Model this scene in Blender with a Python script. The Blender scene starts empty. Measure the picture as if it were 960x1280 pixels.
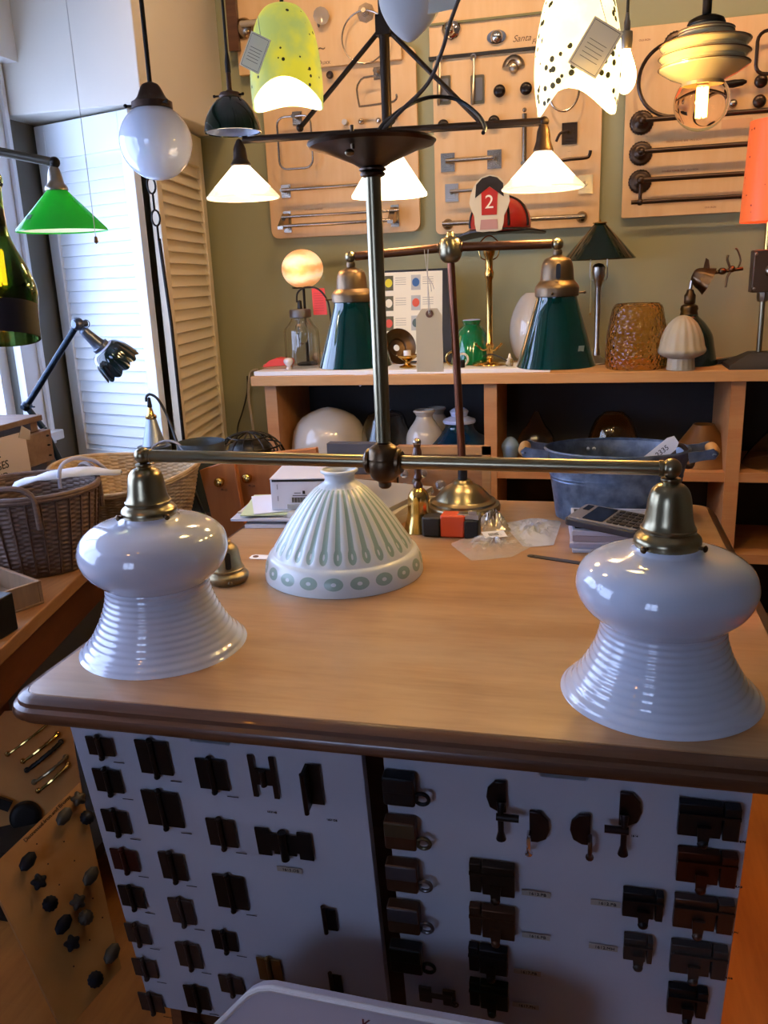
import bpy, bmesh, math, random
from mathutils import Vector, Matrix, Euler
random.seed(7)
PI=math.pi
C=bpy.context.scene.collection
def Vv(*a): return Vector(a)
# ------------------------------------------------------------------ camera model (pixel -> world helpers)
F=1046.; CAMZ=1.47
_p,_r,_y=map(math.radians,(15.6,2.3,14.0))
FW=Vv(-math.sin(_y)*math.cos(_p),math.cos(_y)*math.cos(_p),-math.sin(_p))
_rt=Vv(math.cos(_y),math.sin(_y),0); _up=_rt.cross(FW)
RT=_rt*math.cos(_r)-_up*math.sin(_r); UP=_rt*math.sin(_r)+_up*math.cos(_r)
CP=Vv(0,0,CAMZ)
def ray(x,y): return FW+RT*((x-480)/F)-UP*((y-640)/F)
def aY(x,y,Y): d=ray(x,y); return CP+d*(Y/d.y)
def aX(x,y,X): d=ray(x,y); return CP+d*(X/d.x)
def aZ(x,y,Z): d=ray(x,y); return CP+d*((Z-CAMZ)/d.z)
def aPl(x,y,p0,n): d=ray(x,y); return CP+d*((p0-CP).dot(n)/d.dot(n))
def proj(p):
    d=p-CP; k=d.dot(FW); return 480+F*d.dot(RT)/k, 640-F*d.dot(UP)/k, k
def zrow(X,Y,ypx):
    lo,hi=-1.,4.
    for _ in range(40):
        m=(lo+hi)/2
        if proj(Vv(X,Y,m))[1]>ypx: lo=m
        else: hi=m
    return (lo+hi)/2
def vp(X,Y,L):
    """half width / row pairs of an upright turned shape -> (radius, height) profile"""
    o=[]
    for hw,y in L:
        z=zrow(X,Y,y); o.append((hw*proj(Vv(X,Y,z))[2]/F,z))
    return o
# ------------------------------------------------------------------ materials
def lin(c):
    if isinstance(c,str):
        c=[int(c[i:i+2],16)/255 for i in (0,2,4)]
    return tuple(((v/12.92) if v<=.04045 else ((v+.055)/1.055)**2.4) for v in c)+(1.,)
_mc={}
def mat(name,col,rough=.5,metal=0.,spec=.5,trans=0.,ior=1.45,emit=None,es=0.,coat=0.,alpha=1.,bump=None,mott=None,sss=0.,aniso=0.,sub=None):
    """bump=(scale,strength[,stretch])  mott=(scale,colour2,amount[,stretch])"""
    if name in _mc: return _mc[name]
    m=bpy.data.materials.new(name); m.use_nodes=True; nt=m.node_tree; b=nt.nodes['Principled BSDF']
    I=b.inputs
    I['Base Color'].default_value=lin(col); I['Roughness'].default_value=rough; I['Metallic'].default_value=metal
    I['Specular IOR Level'].default_value=spec; I['Transmission Weight'].default_value=trans; I['IOR'].default_value=ior
    I['Coat Weight'].default_value=coat; I['Coat Roughness'].default_value=.05; I['Alpha'].default_value=alpha
    I['Subsurface Weight'].default_value=sss; I['Subsurface Radius'].default_value=(.02,.02,.02); I['Subsurface Scale'].default_value=1
    if aniso: I['Anisotropic'].default_value=aniso
    if emit: I['Emission Color'].default_value=lin(emit); I['Emission Strength'].default_value=es
    if bump or mott:
        tc=nt.nodes.new('ShaderNodeTexCoord')
        def noi(sc,st,det=3):
            mp=nt.nodes.new('ShaderNodeMapping'); nt.links.new(tc.outputs['Object'],mp.inputs[0]); mp.inputs['Scale'].default_value=st
            n=nt.nodes.new('ShaderNodeTexNoise'); n.inputs['Scale'].default_value=sc; n.inputs['Detail'].default_value=det
            nt.links.new(mp.outputs[0],n.inputs['Vector']); return n
        if bump:
            n=noi(bump[0],bump[2] if len(bump)>2 else (1,1,1)); bp=nt.nodes.new('ShaderNodeBump'); bp.inputs['Strength'].default_value=bump[1]; bp.inputs['Distance'].default_value=.004
            nt.links.new(n.outputs['Fac'],bp.inputs['Height']); nt.links.new(bp.outputs[0],I['Normal'])
        if mott:
            n=noi(mott[0],mott[3] if len(mott)>3 else (1,1,1),5); rp=nt.nodes.new('ShaderNodeValToRGB')
            w=mott[2]; rp.color_ramp.elements[0].position=.5-w; rp.color_ramp.elements[1].position=.5+w
            rp.color_ramp.elements[0].color=lin(col); rp.color_ramp.elements[1].color=lin(mott[1])
            nt.links.new(n.outputs['Fac'],rp.inputs[0]); nt.links.new(rp.outputs[0],I['Base Color'])
    _mc[name]=m; return m
class NB:
    """tiny math-node builder"""
    def __init__(s,m): s.m=m; s.nt=m.node_tree; s.b=s.nt.nodes['Principled BSDF']; tc=s.nt.nodes.new('ShaderNodeTexCoord'); sp=s.nt.nodes.new('ShaderNodeSeparateXYZ'); s.tc=tc; s.nt.links.new(tc.outputs['Object'],sp.inputs[0]); s.x,s.y,s.z=sp.outputs
    def f(s,op,*a):
        n=s.nt.nodes.new('ShaderNodeMath'); n.operation=op
        for i,v in enumerate(a):
            if isinstance(v,(int,float)): n.inputs[i].default_value=v
            else: s.nt.links.new(v,n.inputs[i])
        return n.outputs[0]
    def mix(s,f,c1,c2):
        n=s.nt.nodes.new('ShaderNodeMix'); n.data_type='RGBA'
        s.nt.links.new(f,n.inputs['Factor'])
        for k,c in ((6,c1),(7,c2)):
            if isinstance(c,(str,tuple)): n.inputs[k].default_value=lin(c)
            else: s.nt.links.new(c,n.inputs[k])
        return n.outputs[2]
    def noise(s,sc,st=(1,1,1),det=4):
        mp=s.nt.nodes.new('ShaderNodeMapping'); s.nt.links.new(s.tc.outputs['Object'],mp.inputs[0]); mp.inputs['Scale'].default_value=st
        n=s.nt.nodes.new('ShaderNodeTexNoise'); n.inputs['Scale'].default_value=sc; n.inputs['Detail'].default_value=det; s.nt.links.new(mp.outputs[0],n.inputs['Vector']); return n.outputs['Fac']
    def vor(s,sc):
        n=s.nt.nodes.new('ShaderNodeTexVoronoi'); n.inputs['Scale'].default_value=sc; s.nt.links.new(s.tc.outputs['Object'],n.inputs['Vector']); return n.outputs['Distance']
    def base(s,o): s.nt.links.new(o,s.b.inputs['Base Color'])
    def emis(s,o,st): s.nt.links.new(o,s.b.inputs['Emission Color']); s.b.inputs['Emission Strength'].default_value=st
    def rough(s,o): s.nt.links.new(o,s.b.inputs['Roughness'])
    def bump(s,o,st=.3,d=.002):
        bp=s.nt.nodes.new('ShaderNodeBump'); bp.inputs['Strength'].default_value=st; bp.inputs['Distance'].default_value=d
        s.nt.links.new(o,bp.inputs['Height']); s.nt.links.new(bp.outputs[0],s.b.inputs['Normal'])
def wood(name,c1,c2,st=(1,12,12),sc=3.,rough=.45,coat=0.,bump=.08):
    if name in _mc: return _mc[name]
    m=mat(name,c1,rough,coat=coat); n=NB(m)
    g=n.noise(sc,st,6); g2=n.noise(sc*6,st,3)
    h=n.f('ADD',n.f('MULTIPLY',g,.7),n.f('MULTIPLY',g2,.3))
    k=n.nt.nodes.new('ShaderNodeMapRange'); k.inputs[1].default_value=.38; k.inputs[2].default_value=.62; n.nt.links.new(h,k.inputs[0])
    n.base(n.mix(k.outputs[0],c1,c2)); n.bump(g2,bump,.002); return m
# ------------------------------------------------------------------ mesh collector
class M:
    def __init__(s): s.v=[]; s.f=[]
    def add(s,vs,fs):
        o=len(s.v); s.v+= [Vector(v) for v in vs]; s.f+=[[i+o for i in f] for f in fs]; return s
    def box(s,c,d,rot=None):
        hx,hy,hz=d[0]/2,d[1]/2,d[2]/2; R=rot or Matrix.Identity(3); c=Vector(c)
        vs=[c+R@Vv(x*hx,y*hy,z*hz) for x in(-1,1) for y in(-1,1) for z in(-1,1)]
        return s.add(vs,[(0,1,3,2),(4,6,7,5),(0,4,5,1),(2,3,7,6),(0,2,6,4),(1,5,7,3)])
    def b2(s,a,b): a=Vector(a); b=Vector(b); return s.box((a+b)/2,[abs(b[i]-a[i]) for i in range(3)])
    def prism(s,poly,h,M4=None,z0=0.):
        """poly in local xy, from z0 to z0+h"""
        n=len(poly); M4=M4 or Matrix.Identity(4)
        vs=[M4@Vv(p[0],p[1],z0) for p in poly]+[M4@Vv(p[0],p[1],z0+h) for p in poly]
        fs=[list(range(n))[::-1],list(range(n,2*n))]+[(i,(i+1)%n,n+(i+1)%n,n+i) for i in range(n)]
        return s.add(vs,fs)
    def lathe(s,prof,c=(0,0,0),seg=32,M3=None,closed=False,mod=None,sx=1,sy=1,a0=0,a1=2*PI):
        c=Vector(c); M3=M3 or Matrix.Identity(3); n=len(prof); full=abs(a1-a0-2*PI)<1e-6; cnt=seg if full else seg+1
        vs=[]
        for i in range(cnt):
            a=a0+(a1-a0)*i/seg
            for j,(r,z) in enumerate(prof):
                rr=mod(r,z,a,j) if mod else r
                vs.append(c+M3@Vv(rr*math.cos(a)*sx,rr*math.sin(a)*sy,z))
        fs=[]
        for i in range(seg):
            i2=(i+1)%cnt
            for j in range(n if closed else n-1):
                j2=(j+1)%n; fs.append((i*n+j,i2*n+j,i2*n+j2,i*n+j2))
        return s.add(vs,fs)
    def shell(s,prof,t=.003,c=(0,0,0),seg=48,**k):
        return s.lathe(offs(prof,t),c,seg,closed=True,**k)
    def tube(s,pts,r,seg=10,cap=True,closed=False):
        pts=[Vector(p) for p in pts]; n=len(pts)
        if not isinstance(r,(list,tuple)): r=[r]*n
        prev=None; vs=[]
        for i,p in enumerate(pts):
            if closed: t=(pts[(i+1)%n]-pts[i-1]).normalized()
            else: t=(pts[min(i+1,n-1)]-pts[max(i-1,0)]).normalized()
            if prev is None:
                u=t.orthogonal().normalized()
            else:
                u=(prev-t*prev.dot(t)); u=u.normalized() if u.length>1e-6 else t.orthogonal().normalized()
            prev=u; w=t.cross(u)
            for k in range(seg):
                a=2*PI*k/seg; vs.append(p+(u*math.cos(a)+w*math.sin(a))*r[i])
        fs=[]
        for i in range(n if closed else n-1):
            for k in range(seg):
                k2=(k+1)%seg; i2=(i+1)%n; fs.append((i*seg+k,i*seg+k2,i2*seg+k2,i2*seg+k))
        if cap and not closed: fs+=[list(range(seg))[::-1],list(range((n-1)*seg,n*seg))]
        return s.add(vs,fs)
    def ball(s,c,r,seg=20,sz=1.,M3=None):
        n=seg//2; return s.lathe([(r*math.sin(PI*i/n),-r*sz*math.cos(PI*i/n)) for i in range(n+1)],c,seg,M3)
    def cyl(s,a,b,r,r2=None,seg=16):
        a=Vector(a);b=Vector(b); return s.tube([a,b],[r,r if r2 is None else r2],seg)
    def ring(s,c,R,r,M3=None,seg=32,s2=8,sx=1,sy=1):
        M3=M3 or Matrix.Identity(3); c=Vector(c)
        return s.tube([c+M3@Vv(R*sx*math.cos(2*PI*i/seg),R*sy*math.sin(2*PI*i/seg),0) for i in range(seg)],r,s2,closed=True)
    def build(s,name,m,parent=None,world=False,smooth=35,bevel=0.,loc=None):
        me=bpy.data.meshes.new(name); vs=s.v
        if world and parent is not None:
            Mi=rootmat(parent).inverted(); vs=[Mi@v for v in vs]
        me.from_pydata([tuple(v) for v in vs],[],s.f)
        b=bmesh.new(); b.from_mesh(me); bmesh.ops.remove_doubles(b,verts=b.verts,dist=1e-6)
        bmesh.ops.dissolve_degenerate(b,edges=b.edges,dist=1e-7)
        bmesh.ops.recalc_face_normals(b,faces=b.faces); b.to_mesh(me); b.free()
        if smooth:
            me.shade_smooth(); me.set_sharp_from_angle(angle=math.radians(smooth))
        me.materials.append(m)
        o=bpy.data.objects.new(name,me); C.objects.link(o)
        if parent is not None: o.parent=parent
        if bevel:
            md=o.modifiers.new('bevel','BEVEL'); md.width=bevel; md.segments=2; md.limit_method='ANGLE'; md.angle_limit=math.radians(40)
        return o
def rootmat(o):
    m=o.matrix_basis.copy()
    while o.parent: o=o.parent; m=o.matrix_basis@m
    return m
def offs(prof,t):
    """thicken an open profile inwards (to smaller radius side)"""
    n=len(prof); inn=[]
    for i in range(n):
        a=prof[max(i-1,0)]; b=prof[min(i+1,n-1)]; dx,dz=b[0]-a[0],b[1]-a[1]; L=math.hypot(dx,dz) or 1
        nx,nz=-dz/L,dx/L
        if nx>0 or (abs(nx)<1e-9 and False): nx,nz=-nx,-nz
        inn.append((max(prof[i][0]+nx*t,1e-5),prof[i][1]+nz*t))
    return list(prof)+inn[::-1]
def smoothp(P,k=4):
    """Catmull-Rom through profile / path points"""
    out=[]; n=len(P); P=[Vector(p) for p in P]
    for i in range(n-1):
        p0=P[max(i-1,0)];p1=P[i];p2=P[i+1];p3=P[min(i+2,n-1)]
        for j in range(k):
            t=j/k; out.append(.5*((2*p1)+(p2-p0)*t+(2*p0-5*p1+4*p2-p3)*t*t+(3*p1-p0-3*p2+p3)*t**3))
    out.append(P[-1]); return out
def sp2(P,k=4): return [(max(v[0],0),v[1]) for v in smoothp([(a,b,0) for a,b in P],k)]
def tag(o,label,cat,group=None,kind=None):
    if label: o['label']=label
    if cat: o['category']=cat
    if group: o['group']=group
    if kind: o['kind']=kind
    return o
def thing(name,label,cat,loc=(0,0,0),rot=(0,0,0),group=None):
    o=bpy.data.objects.new(name,None); o.empty_display_size=.02; C.objects.link(o); o.location=loc
    if isinstance(rot,Matrix): o.rotation_euler=rot.to_euler()
    else: o.rotation_euler=rot
    return tag(o,label,cat,group)
def dup(root,loc,rot=None,label=None,group=None):
    def cp(o,par):
        c=o.copy(); C.objects.link(c)
        if par: c.parent=par
        for ch in list(o.children): cp(ch,c)
        return c
    r=cp(root,None); r.location=loc
    if rot is not None: r.rotation_euler=rot.to_euler() if isinstance(rot,Matrix) else rot
    if label: r['label']=label
    if group: r['group']=group
    return r
def struct(o): o['kind']='structure'; return o
def text(s,size,M4,m,parent,name='lettering',ext=.0004,ax='CENTER',font=None,shear=0):
    cu=bpy.data.curves.new('t','FONT'); cu.body=s; cu.size=size; cu.align_x=ax; cu.align_y='CENTER'; cu.extrude=ext; cu.shear=shear
    t=bpy.data.objects.new('t',cu); C.objects.link(t); dg=bpy.context.evaluated_depsgraph_get()
    me=bpy.data.meshes.new_from_object(t.evaluated_get(dg)); bpy.data.objects.remove(t); bpy.data.curves.remove(cu)
    me.name=name; me.transform(M4); me.materials.clear(); me.materials.append(m)
    o=bpy.data.objects.new(name,me); C.objects.link(o)
    if parent: o.parent=parent
    return o
def frame(x,y,z,o=(0,0,0)):
    """4x4 from axes"""
    m=Matrix.Identity(4)
    for i,a in enumerate((x,y,z)):
        for k in range(3): m[k][i]=a[k]
    for k in range(3): m[k][3]=o[k]
    return m
def rrect(w,h,r,n=5):
    P=[]
    for cx,cy,a0 in ((w/2-r,h/2-r,0),(-w/2+r,h/2-r,90),(-w/2+r,-h/2+r,180),(w/2-r,-h/2+r,270)):
        for i in range(n+1):
            a=math.radians(a0+90*i/n); P.append((cx+r*math.cos(a),cy+r*math.sin(a)))
    return P
XZ=frame((1,0,0),(0,0,1),(0,-1,0))          # local xy -> world xz, z towards the viewer (-Y)
def rx(a): return Matrix.Rotation(a,3,'X')
def ry(a): return Matrix.Rotation(a,3,'Y')
def rz(a): return Matrix.Rotation(a,3,'Z')
def align(d):
    """3x3 turning +Z to d"""
    return Vv(0,0,1).rotation_difference(Vector(d).normalized()).to_matrix()
def plight(name,loc,power,col,r=.02,parent=None):
    l=bpy.data.lights.new(name,'POINT'); l.energy=power; l.color=lin(col)[:3]; l.shadow_soft_size=r
    o=bpy.data.objects.new(name,l); C.objects.link(o); o.location=loc
    if parent: o.parent=parent; o.location=rootmat(parent).inverted()@Vector(loc)
    return o
# ------------------------------------------------------------------ camera
cam=bpy.data.cameras.new('camera'); co=bpy.data.objects.new('camera',cam); C.objects.link(co)
co.matrix_world=frame(RT,UP,-FW,CP); cam.sensor_fit='VERTICAL'; cam.sensor_height=24; cam.lens=F*24/1280; cam.clip_start=.02
bpy.context.scene.camera=co
sc=bpy.context.scene
sc.view_settings.view_transform='Standard'; sc.view_settings.look='None'; sc.view_settings.gamma=1; sc.view_settings.use_curve_mapping=False
sc.view_settings.exposure=0.35
# ------------------------------------------------------------------ common materials
brass=mat('aged_brass','857a5f',.28,1,mott=(18,'968b70',.3),bump=(300,.02,(1,1,.1)))
brassd=mat('dark_bronze','6b5743',.36,1,mott=(25,'54432f',.3))
brassl=mat('bright_brass','c9a55e',.18,1)
nickel=mat('satin_nickel','a39a8e',.28,1)
chrome=mat('polished_chrome','d5d5d8',.08,1)
iron=mat('dark_iron','1d1a18',.45,.6)
blackm=mat('black_paint','131314',.4)
cordm=mat('black_cord','0d0d0e',.5)
opal=mat('opal_glass','bcc2d2',.07,spec=.6,coat=.6,sss=.0)
wallm=mat('wall_paint','8e8e6c',.75,bump=(60,.06),mott=(2,'949470',.25))
wallg=mat('wall_paint_grey','63635c',.75,bump=(60,.05))
white=mat('white_paint','dfe0de',.45)
creamm=mat('cream_paint','d8cfba',.45)
paper=mat('white_paper','dadae0',.7)
ink=mat('black_ink','151515',.7)
maple=wood('maple_top','8c6642','a27b54',(1.2,9,9),2.2,.34,coat=.15,bump=.03)
_n=NB(maple); _b=maple.node_tree.nodes['Principled BSDF'].inputs['Base Color']; _src=_b.links[0].from_socket
_k=_n.nt.nodes.new('ShaderNodeMapRange'); _k.inputs[1].default_value=.45; _k.inputs[2].default_value=.75; _k.inputs[4].default_value=.55; _n.nt.links.new(_n.noise(4.5,(1,1.6,1),6),_k.inputs[0])
_m=_n.mix(_k.outputs[0],_src,'ab9377'); _n.base(_m)
_q=_n.nt.nodes.new('ShaderNodeMapRange'); _q.inputs[3].default_value=.28; _q.inputs[4].default_value=.50; _n.nt.links.new(_n.noise(9,(1,1,1),4),_q.inputs[0]); _n.rough(_q.outputs[0])
cherry=wood('brown_edge','472a1a','5b3822',(1,14,14),3,.3,coat=.3)
shelfw=wood('shelf_birch','b78550','c4965f',(1,10,10),2.5,.4)
shelfe=wood('shelf_edge','b0784a','b98757',(1,8,8),2.5,.45)
boardw=wood('display_plywood','d2aa74','dab683',(6,1,1),1.6,.5,bump=.02)
benchw=wood('bench_plank','8a6340','76502f',(8,1,8),2.5,.5)
fasc=wood('bench_fascia','5c3119','4a2612',(8,1,8),2.5,.5)
floorw=wood('floor_boards','bd7836','a4622a',(6,.8,1),2.,.4,coat=.2)
# ------------------------------------------------------------------ the room
XL,XR,YF,YB,ZC=-1.95,2.4,-2.4,3.36,2.95
struct(M().b2((XL-.1,YF-.1,-.1),(XR+.1,YB+.1,0)).build('floor',floorw))
nbf=NB(floorw)   # board seams
fr=nbf.f('FRACT',nbf.f('MULTIPLY',nbf.x,7.7)); nbf.bump(nbf.f('MULTIPLY',nbf.f('GREATER_THAN',nbf.f('FRACT',nbf.f('MULTIPLY',nbf.y,9.1)),.03),1.),.6,.004)
struct(M().b2((XL-.1,YF-.1,ZC),(XR+.1,YB+.1,ZC+.1)).build('ceiling',mat('ceiling_paint','b9b4a6',.8)))
struct(M().b2((XL-.1,YB,0),(XR+.1,YB+.1,ZC)).build('wall_back',wallm))
struct(M().b2((XR,YF-.1,0),(XR+.1,YB,ZC)).build('wall_right',mat('wall_paint_dim','8d8672',.8)))
W0,W1,WZ0,WZ1=.35,2.58,.98,2.10      # window opening along Y in the left wall
m=M(); m.b2((XL-.1,YF,0),(XL,YB,WZ0)); m.b2((XL-.1,YF,WZ1),(XL,YB,ZC)); m.b2((XL-.1,W1,WZ0),(XL,YB,WZ1)); m.b2((XL-.1,YF,WZ0),(XL,W0,WZ1))
struct(m.build('wall_left',wallg))
FX0,FX1,FZ0,FZ1=-1.75,-.65,.9,2.15        # unseen window added behind the camera, sized for the cool front light
m=M(); m.b2((XL,YF-.1,0),(XR,YF,FZ0)); m.b2((XL,YF-.1,FZ1),(XR,YF,ZC)); m.b2((XL,YF-.1,FZ0),(FX0,YF,FZ1)); m.b2((FX1,YF-.1,FZ0),(XR,YF,FZ1))
struct(m.build('wall_front',mat('wall_paint_dim','8d8672',.8)))
wt=mat('window_paint','d3d6da',.4)
win=thing('window_1',None,None,(XL,0,0)); win['kind']='structure'
m=M(); m.b2((XL-.02,W1,.93),(XL+.03,W1+.105,2.2)); m.b2((XL-.02,W0-.1,.93),(XL+.03,W0,2.2)); m.b2((XL-.02,W0,WZ1),(XL+.03,W1,2.2))
m.b2((XL+.03,W1+.085,.93),(XL+.045,W1+.105,2.2))
m.build('window_frame',wt,win,world=True,bevel=.003)
m=M(); m.b2((XL-.07,W1-.05,WZ0),(XL-.03,W1,WZ1)); m.b2((XL-.07,W0,WZ0),(XL-.03,W0+.05,WZ1)); m.b2((XL-.07,W0,WZ0),(XL-.03,W1,WZ0+.05)); m.b2((XL-.07,W0,WZ1-.05),(XL-.03,W1,WZ1))
for yy in (1.1,1.85): m.b2((XL-.07,yy-.02,WZ0),(XL-.03,yy+.02,WZ1))
m.build('sash',wt,win,world=True)
M().b2((XL-.08,W0-.12,.945),(XL+.07,W1+.12,.98)).build('window_sill',wt,win,world=True,bevel=.004)
M().b2((XL-.053,W0,WZ0),(XL-.049,W1,WZ1)).build('pane',mat('window_glass','ffffff',0,trans=1,ior=1.0),win,world=True)
win2=thing('added_window',None,None,(0,YF,0)); win2['kind']='structure'
m=M(); m.b2((FX0,YF-.07,FZ0),(FX0+.06,YF+.02,FZ1)); m.b2((FX1-.06,YF-.07,FZ0),(FX1,YF+.02,FZ1)); m.b2((FX0,YF-.07,FZ0),(FX1,YF+.02,FZ0+.06)); m.b2((FX0,YF-.07,FZ1-.06),(FX1,YF+.02,FZ1)); m.b2((-1.22,YF-.07,FZ0),(-1.18,YF+.02,FZ1))
m.build('window_frame',wt,win2,world=True)
SX=-1.42; SY=aX(177,127,SX).y; SZ=zrow(SX,SY,129)
m=M(); m.b2((XL,SY,SZ),(SX,YB,ZC)); struct(m.build('trim_1',mat('soffit_paint','d9d7cd',.5,mott=(1.5,'cfcabb',.3)),bevel=.004))
m=M(); m.b2((XL,W0-.15,2.2),(XL+.1,SY,2.62)); struct(m.build('trim_2',white))
# daylight: world + window portals
w=bpy.data.worlds.new('sky'); sc.world=w; w.use_nodes=True; bg=w.node_tree.nodes['Background']; bg.inputs[0].default_value=lin('b9cfff'); bg.inputs[1].default_value=6.8
def portal(name,loc,rot,sx,sy):
    l=bpy.data.lights.new(name,'AREA'); l.shape='RECTANGLE'; l.size=sx; l.size_y=sy; l.cycles.is_portal=True
    o=bpy.data.objects.new(name,l); C.objects.link(o); o.location=loc; o.rotation_euler=rot
portal('window_portal',(XL-.09,(W0+W1)/2,(WZ0+WZ1)/2),(0,-PI/2,0),WZ1-WZ0,W1-W0)
portal('added_window_portal',((FX0+FX1)/2,YF-.09,(FZ0+FZ1)/2),(PI/2,0,PI),FX1-FX0,FZ1-FZ0)
# warm ceiling spots of the shop above the picture, then two added floor fills
def spot(loc,aim,power,col='ffcf98',size=95):
    l=bpy.data.lights.new('ceiling_spot','SPOT'); l.energy=power; l.color=lin(col)[:3]; l.spot_size=math.radians(size); l.spot_blend=.7; l.shadow_soft_size=.05
    o=bpy.data.objects.new('ceiling_spot',l); C.objects.link(o); o.location=loc; o.rotation_euler=Vv(0,0,-1).rotation_difference((Vector(aim)-Vector(loc)).normalized()).to_euler()
for x in (-1.0,-.35,.3,.9): spot((x,2.35,2.88),(x,3.36,1.9),20)
spot((1.6,1.5,2.88),(.85,1.4,0),110,'ffb468',38)  # fill spot added to brighten the floor at the right
spot((-1.2,-.2,2.88),(-1.0,1.0,.3),10,'ffb468',60)  # weak fill spot added for the orange floor at lower left
# ------------------------------------------------------------------ louvred shutters
def shutter(name,label,a,b,z0,z1,m,edge=None,n=26,tilt=35):
    a=Vector(a);b=Vector(b); d=(b-a); L=d.length; ang=math.atan2(d.y,d.x)
    t=thing(name,label,'shutter',(a.x,a.y,z0),(0,0,ang),'louvred shutters by the window')
    H=z1-z0; sw=.05; th=.03
    f=M(); f.b2((0,-th/2,0),(sw,th/2,H)); f.b2((L-sw,-th/2,0),(L,th/2,H)); f.build('stile',m,t,bevel=.002)
    top=.115; bot=.16; [M().b2((sw,-th/2,z_),(L-sw,th/2,z2_)).build('rail',m,t,bevel=.002) for z_,z2_ in ((H-top,H),(0,bot+.02))]
    s=M(); hh=(H-top-bot)/n
    for i in range(n): s.box((L/2,0,bot+hh*(i+.5)),(L-2*sw+.004,.006,hh*1.18),rx(math.radians(tilt)))
    s.build('louvres',m,t); return t
ZS=zrow(-1.5,2.8,120)
shutter('louvred_shutter','white louvred shutter panel glowing in daylight behind the white glass globe',(-1.925,2.86),(-1.475,2.715),.86-.16,SZ-.01,mat('shutter_white','e6ecef',.4),n=26,tilt=-16)
shutter('louvred_shutter','cream louvred shutter panel folded back towards the olive wall',(-1.437,2.74),(-1.535,3.335),.5,SZ-.01,mat('shutter_cream','ddd5c0',.45),n=31,tilt=-20)
# chain and dark cord between the shutters
t=thing('hanging_chain','dark iron chain hanging in the gap between the two shutters','chain',(-1.40,2.66,SZ))
zc0=zrow(-1.40,2.66,232)
for i in range(4):
    z=zc0-.05*i; Rm=rz(PI/2*(i%2)+.5)@rx(PI/2)
    M().ring((-1.40+.002*i,2.66,z),.013,.0035,Rm,16,6,sy=1.9).build('link',iron,t,world=True)
M().tube([(-1.40,2.66,SZ),(-1.40,2.66,zc0+.02)],.003).build('hook',iron,t,world=True)
M().tube([(-1.392,2.66,zc0-.165),(-1.385,2.67,SZ-.7),(-1.40,2.70,.75)],.006).build('chain_tail',iron,t,world=True)
# ------------------------------------------------------------------ the table / counter
TZ=.92; TX0,TX1,TY0,TY1=-.79,.292,.915,2.06
tb=thing('counter_table','large maple topped counter table with brown moulded edge carrying the lamps','table',((TX0+TX1)/2,(TY0+TY1)/2,0))
cx,cy=(TX0+TX1)/2,(TY0+TY1)/2; wx,wy=TX1-TX0,TY1-TY0
def rp(e,r): return [(cx+p[0],cy+p[1]) for p in rrect(wx+2*e,wy+2*e,r,6)]
M().prism(rp(-.012,.03),.02,z0=TZ-.02).build('tabletop',maple,tb,world=True,bevel=.002)
m=M(); prev=None; prof=[(-.012,TZ-.001),(-.004,TZ-.003),(.003,TZ-.008),(.004,TZ-.014),(.010,TZ-.018),(.013,TZ-.026),(.012,TZ-.030),(.005,TZ-.032),(.003,TZ-.038),(-.02,TZ-.040)]
n=None; vs=[]; rings=[rp(e,.04+e) for e,z in prof]; n=len(rings[0])
for R,(e,z) in zip(rings,prof): vs+=[(p[0],p[1],z) for p in R]
m.add(vs,[(j*n+i,j*n+(i+1)%n,(j+1)*n+(i+1)%n,(j+1)*n+i) for j in range(len(prof)-1) for i in range(n)])
m.build('moulded_edge',cherry,tb,world=True)
CBX0,CBX1=-.70,.185
m=M(); m.b2((CBX0,1.075,.08),(CBX0+.02,2.0,TZ-.041)); m.b2((CBX1-.02,1.075,.08),(CBX1,2.0,TZ-.041)); m.b2((CBX0,1.98,.08),(CBX1,2.0,TZ-.041)); m.b2((CBX0,1.075,.08),(CBX1,2.0,.1)); m.b2((CBX0,1.1,0),(CBX1,1.98,.08)); m.b2((CBX0,1.075,TZ-.12),(CBX1,1.1,TZ-.041))
m.b2((CBX0,1.14,.1),(CBX1,1.16,TZ-.12))
m.build('cabinet_body',wood('cabinet_wood','6e4427','5a371f',(1,1,8),2.5,.5),tb,world=True)
# ------------------------------------------------------------------ hinge display panels on the counter's front (tilted slightly inwards at the foot to match their edges in the image pixels)
PA=Vv(0,.968,.86); PN=Vv(0,-math.cos(math.radians(9)),-math.sin(math.radians(9)))
PU=Vv(0,-math.sin(math.radians(9)),math.cos(math.radians(9)))
PMt=lambda p: frame((1,0,0),PU,PN,p)
def pp(x,y): return aPl(x,y,PA,PN)
panm=mat('panel_white_paint','b0b2bd',.5,mott=(6,'a6a8b6',.3))
def panel(name,label,xl,xr,slot,group):
    a=pp(*xl); b=pp(*xr)
    L,R_=a.x,b.x; top=.8785; bot=.2
    t=thing(name,label,'display panel',(L,PA.y,top),PMt((0,0,0)).to_3x3(),group)
    W=R_-L; H=.66; sx,sw,sh=slot
    # outline with a hand slot at the top edge
    P=[(0,0),(0,-H),(W,-H),(W,0),(sx+sw,0),(sx+sw,-sh*.6),(sx+sw-.008,-sh),(sx+.008,-sh),(sx,-sh*.6),(sx,0)]
    M().prism(P,.018,z0=-.018).build('panel_board',panm,t,bevel=.001)
    M().prism([(sx-.004,0),(sx-.004,-sh-.004),(sx+sw+.004,-sh-.004),(sx+sw+.004,0)],.004,z0=-.03).build('slot_backing',blackm,t)
    return t,L,top
a=pp(228,912).x; b=pp(288,912).x
LP_,L0,Lz=panel('hinge_board','left white painted display panel screwed with rows of butt hinges under the counter',(92,930),(457,1000),(a-pp(92,930).x,b-a,.8785-pp(257,931).z),'white hardware panels under the counter')
a=pp(668,960).x; b=pp(742,960).x
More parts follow.
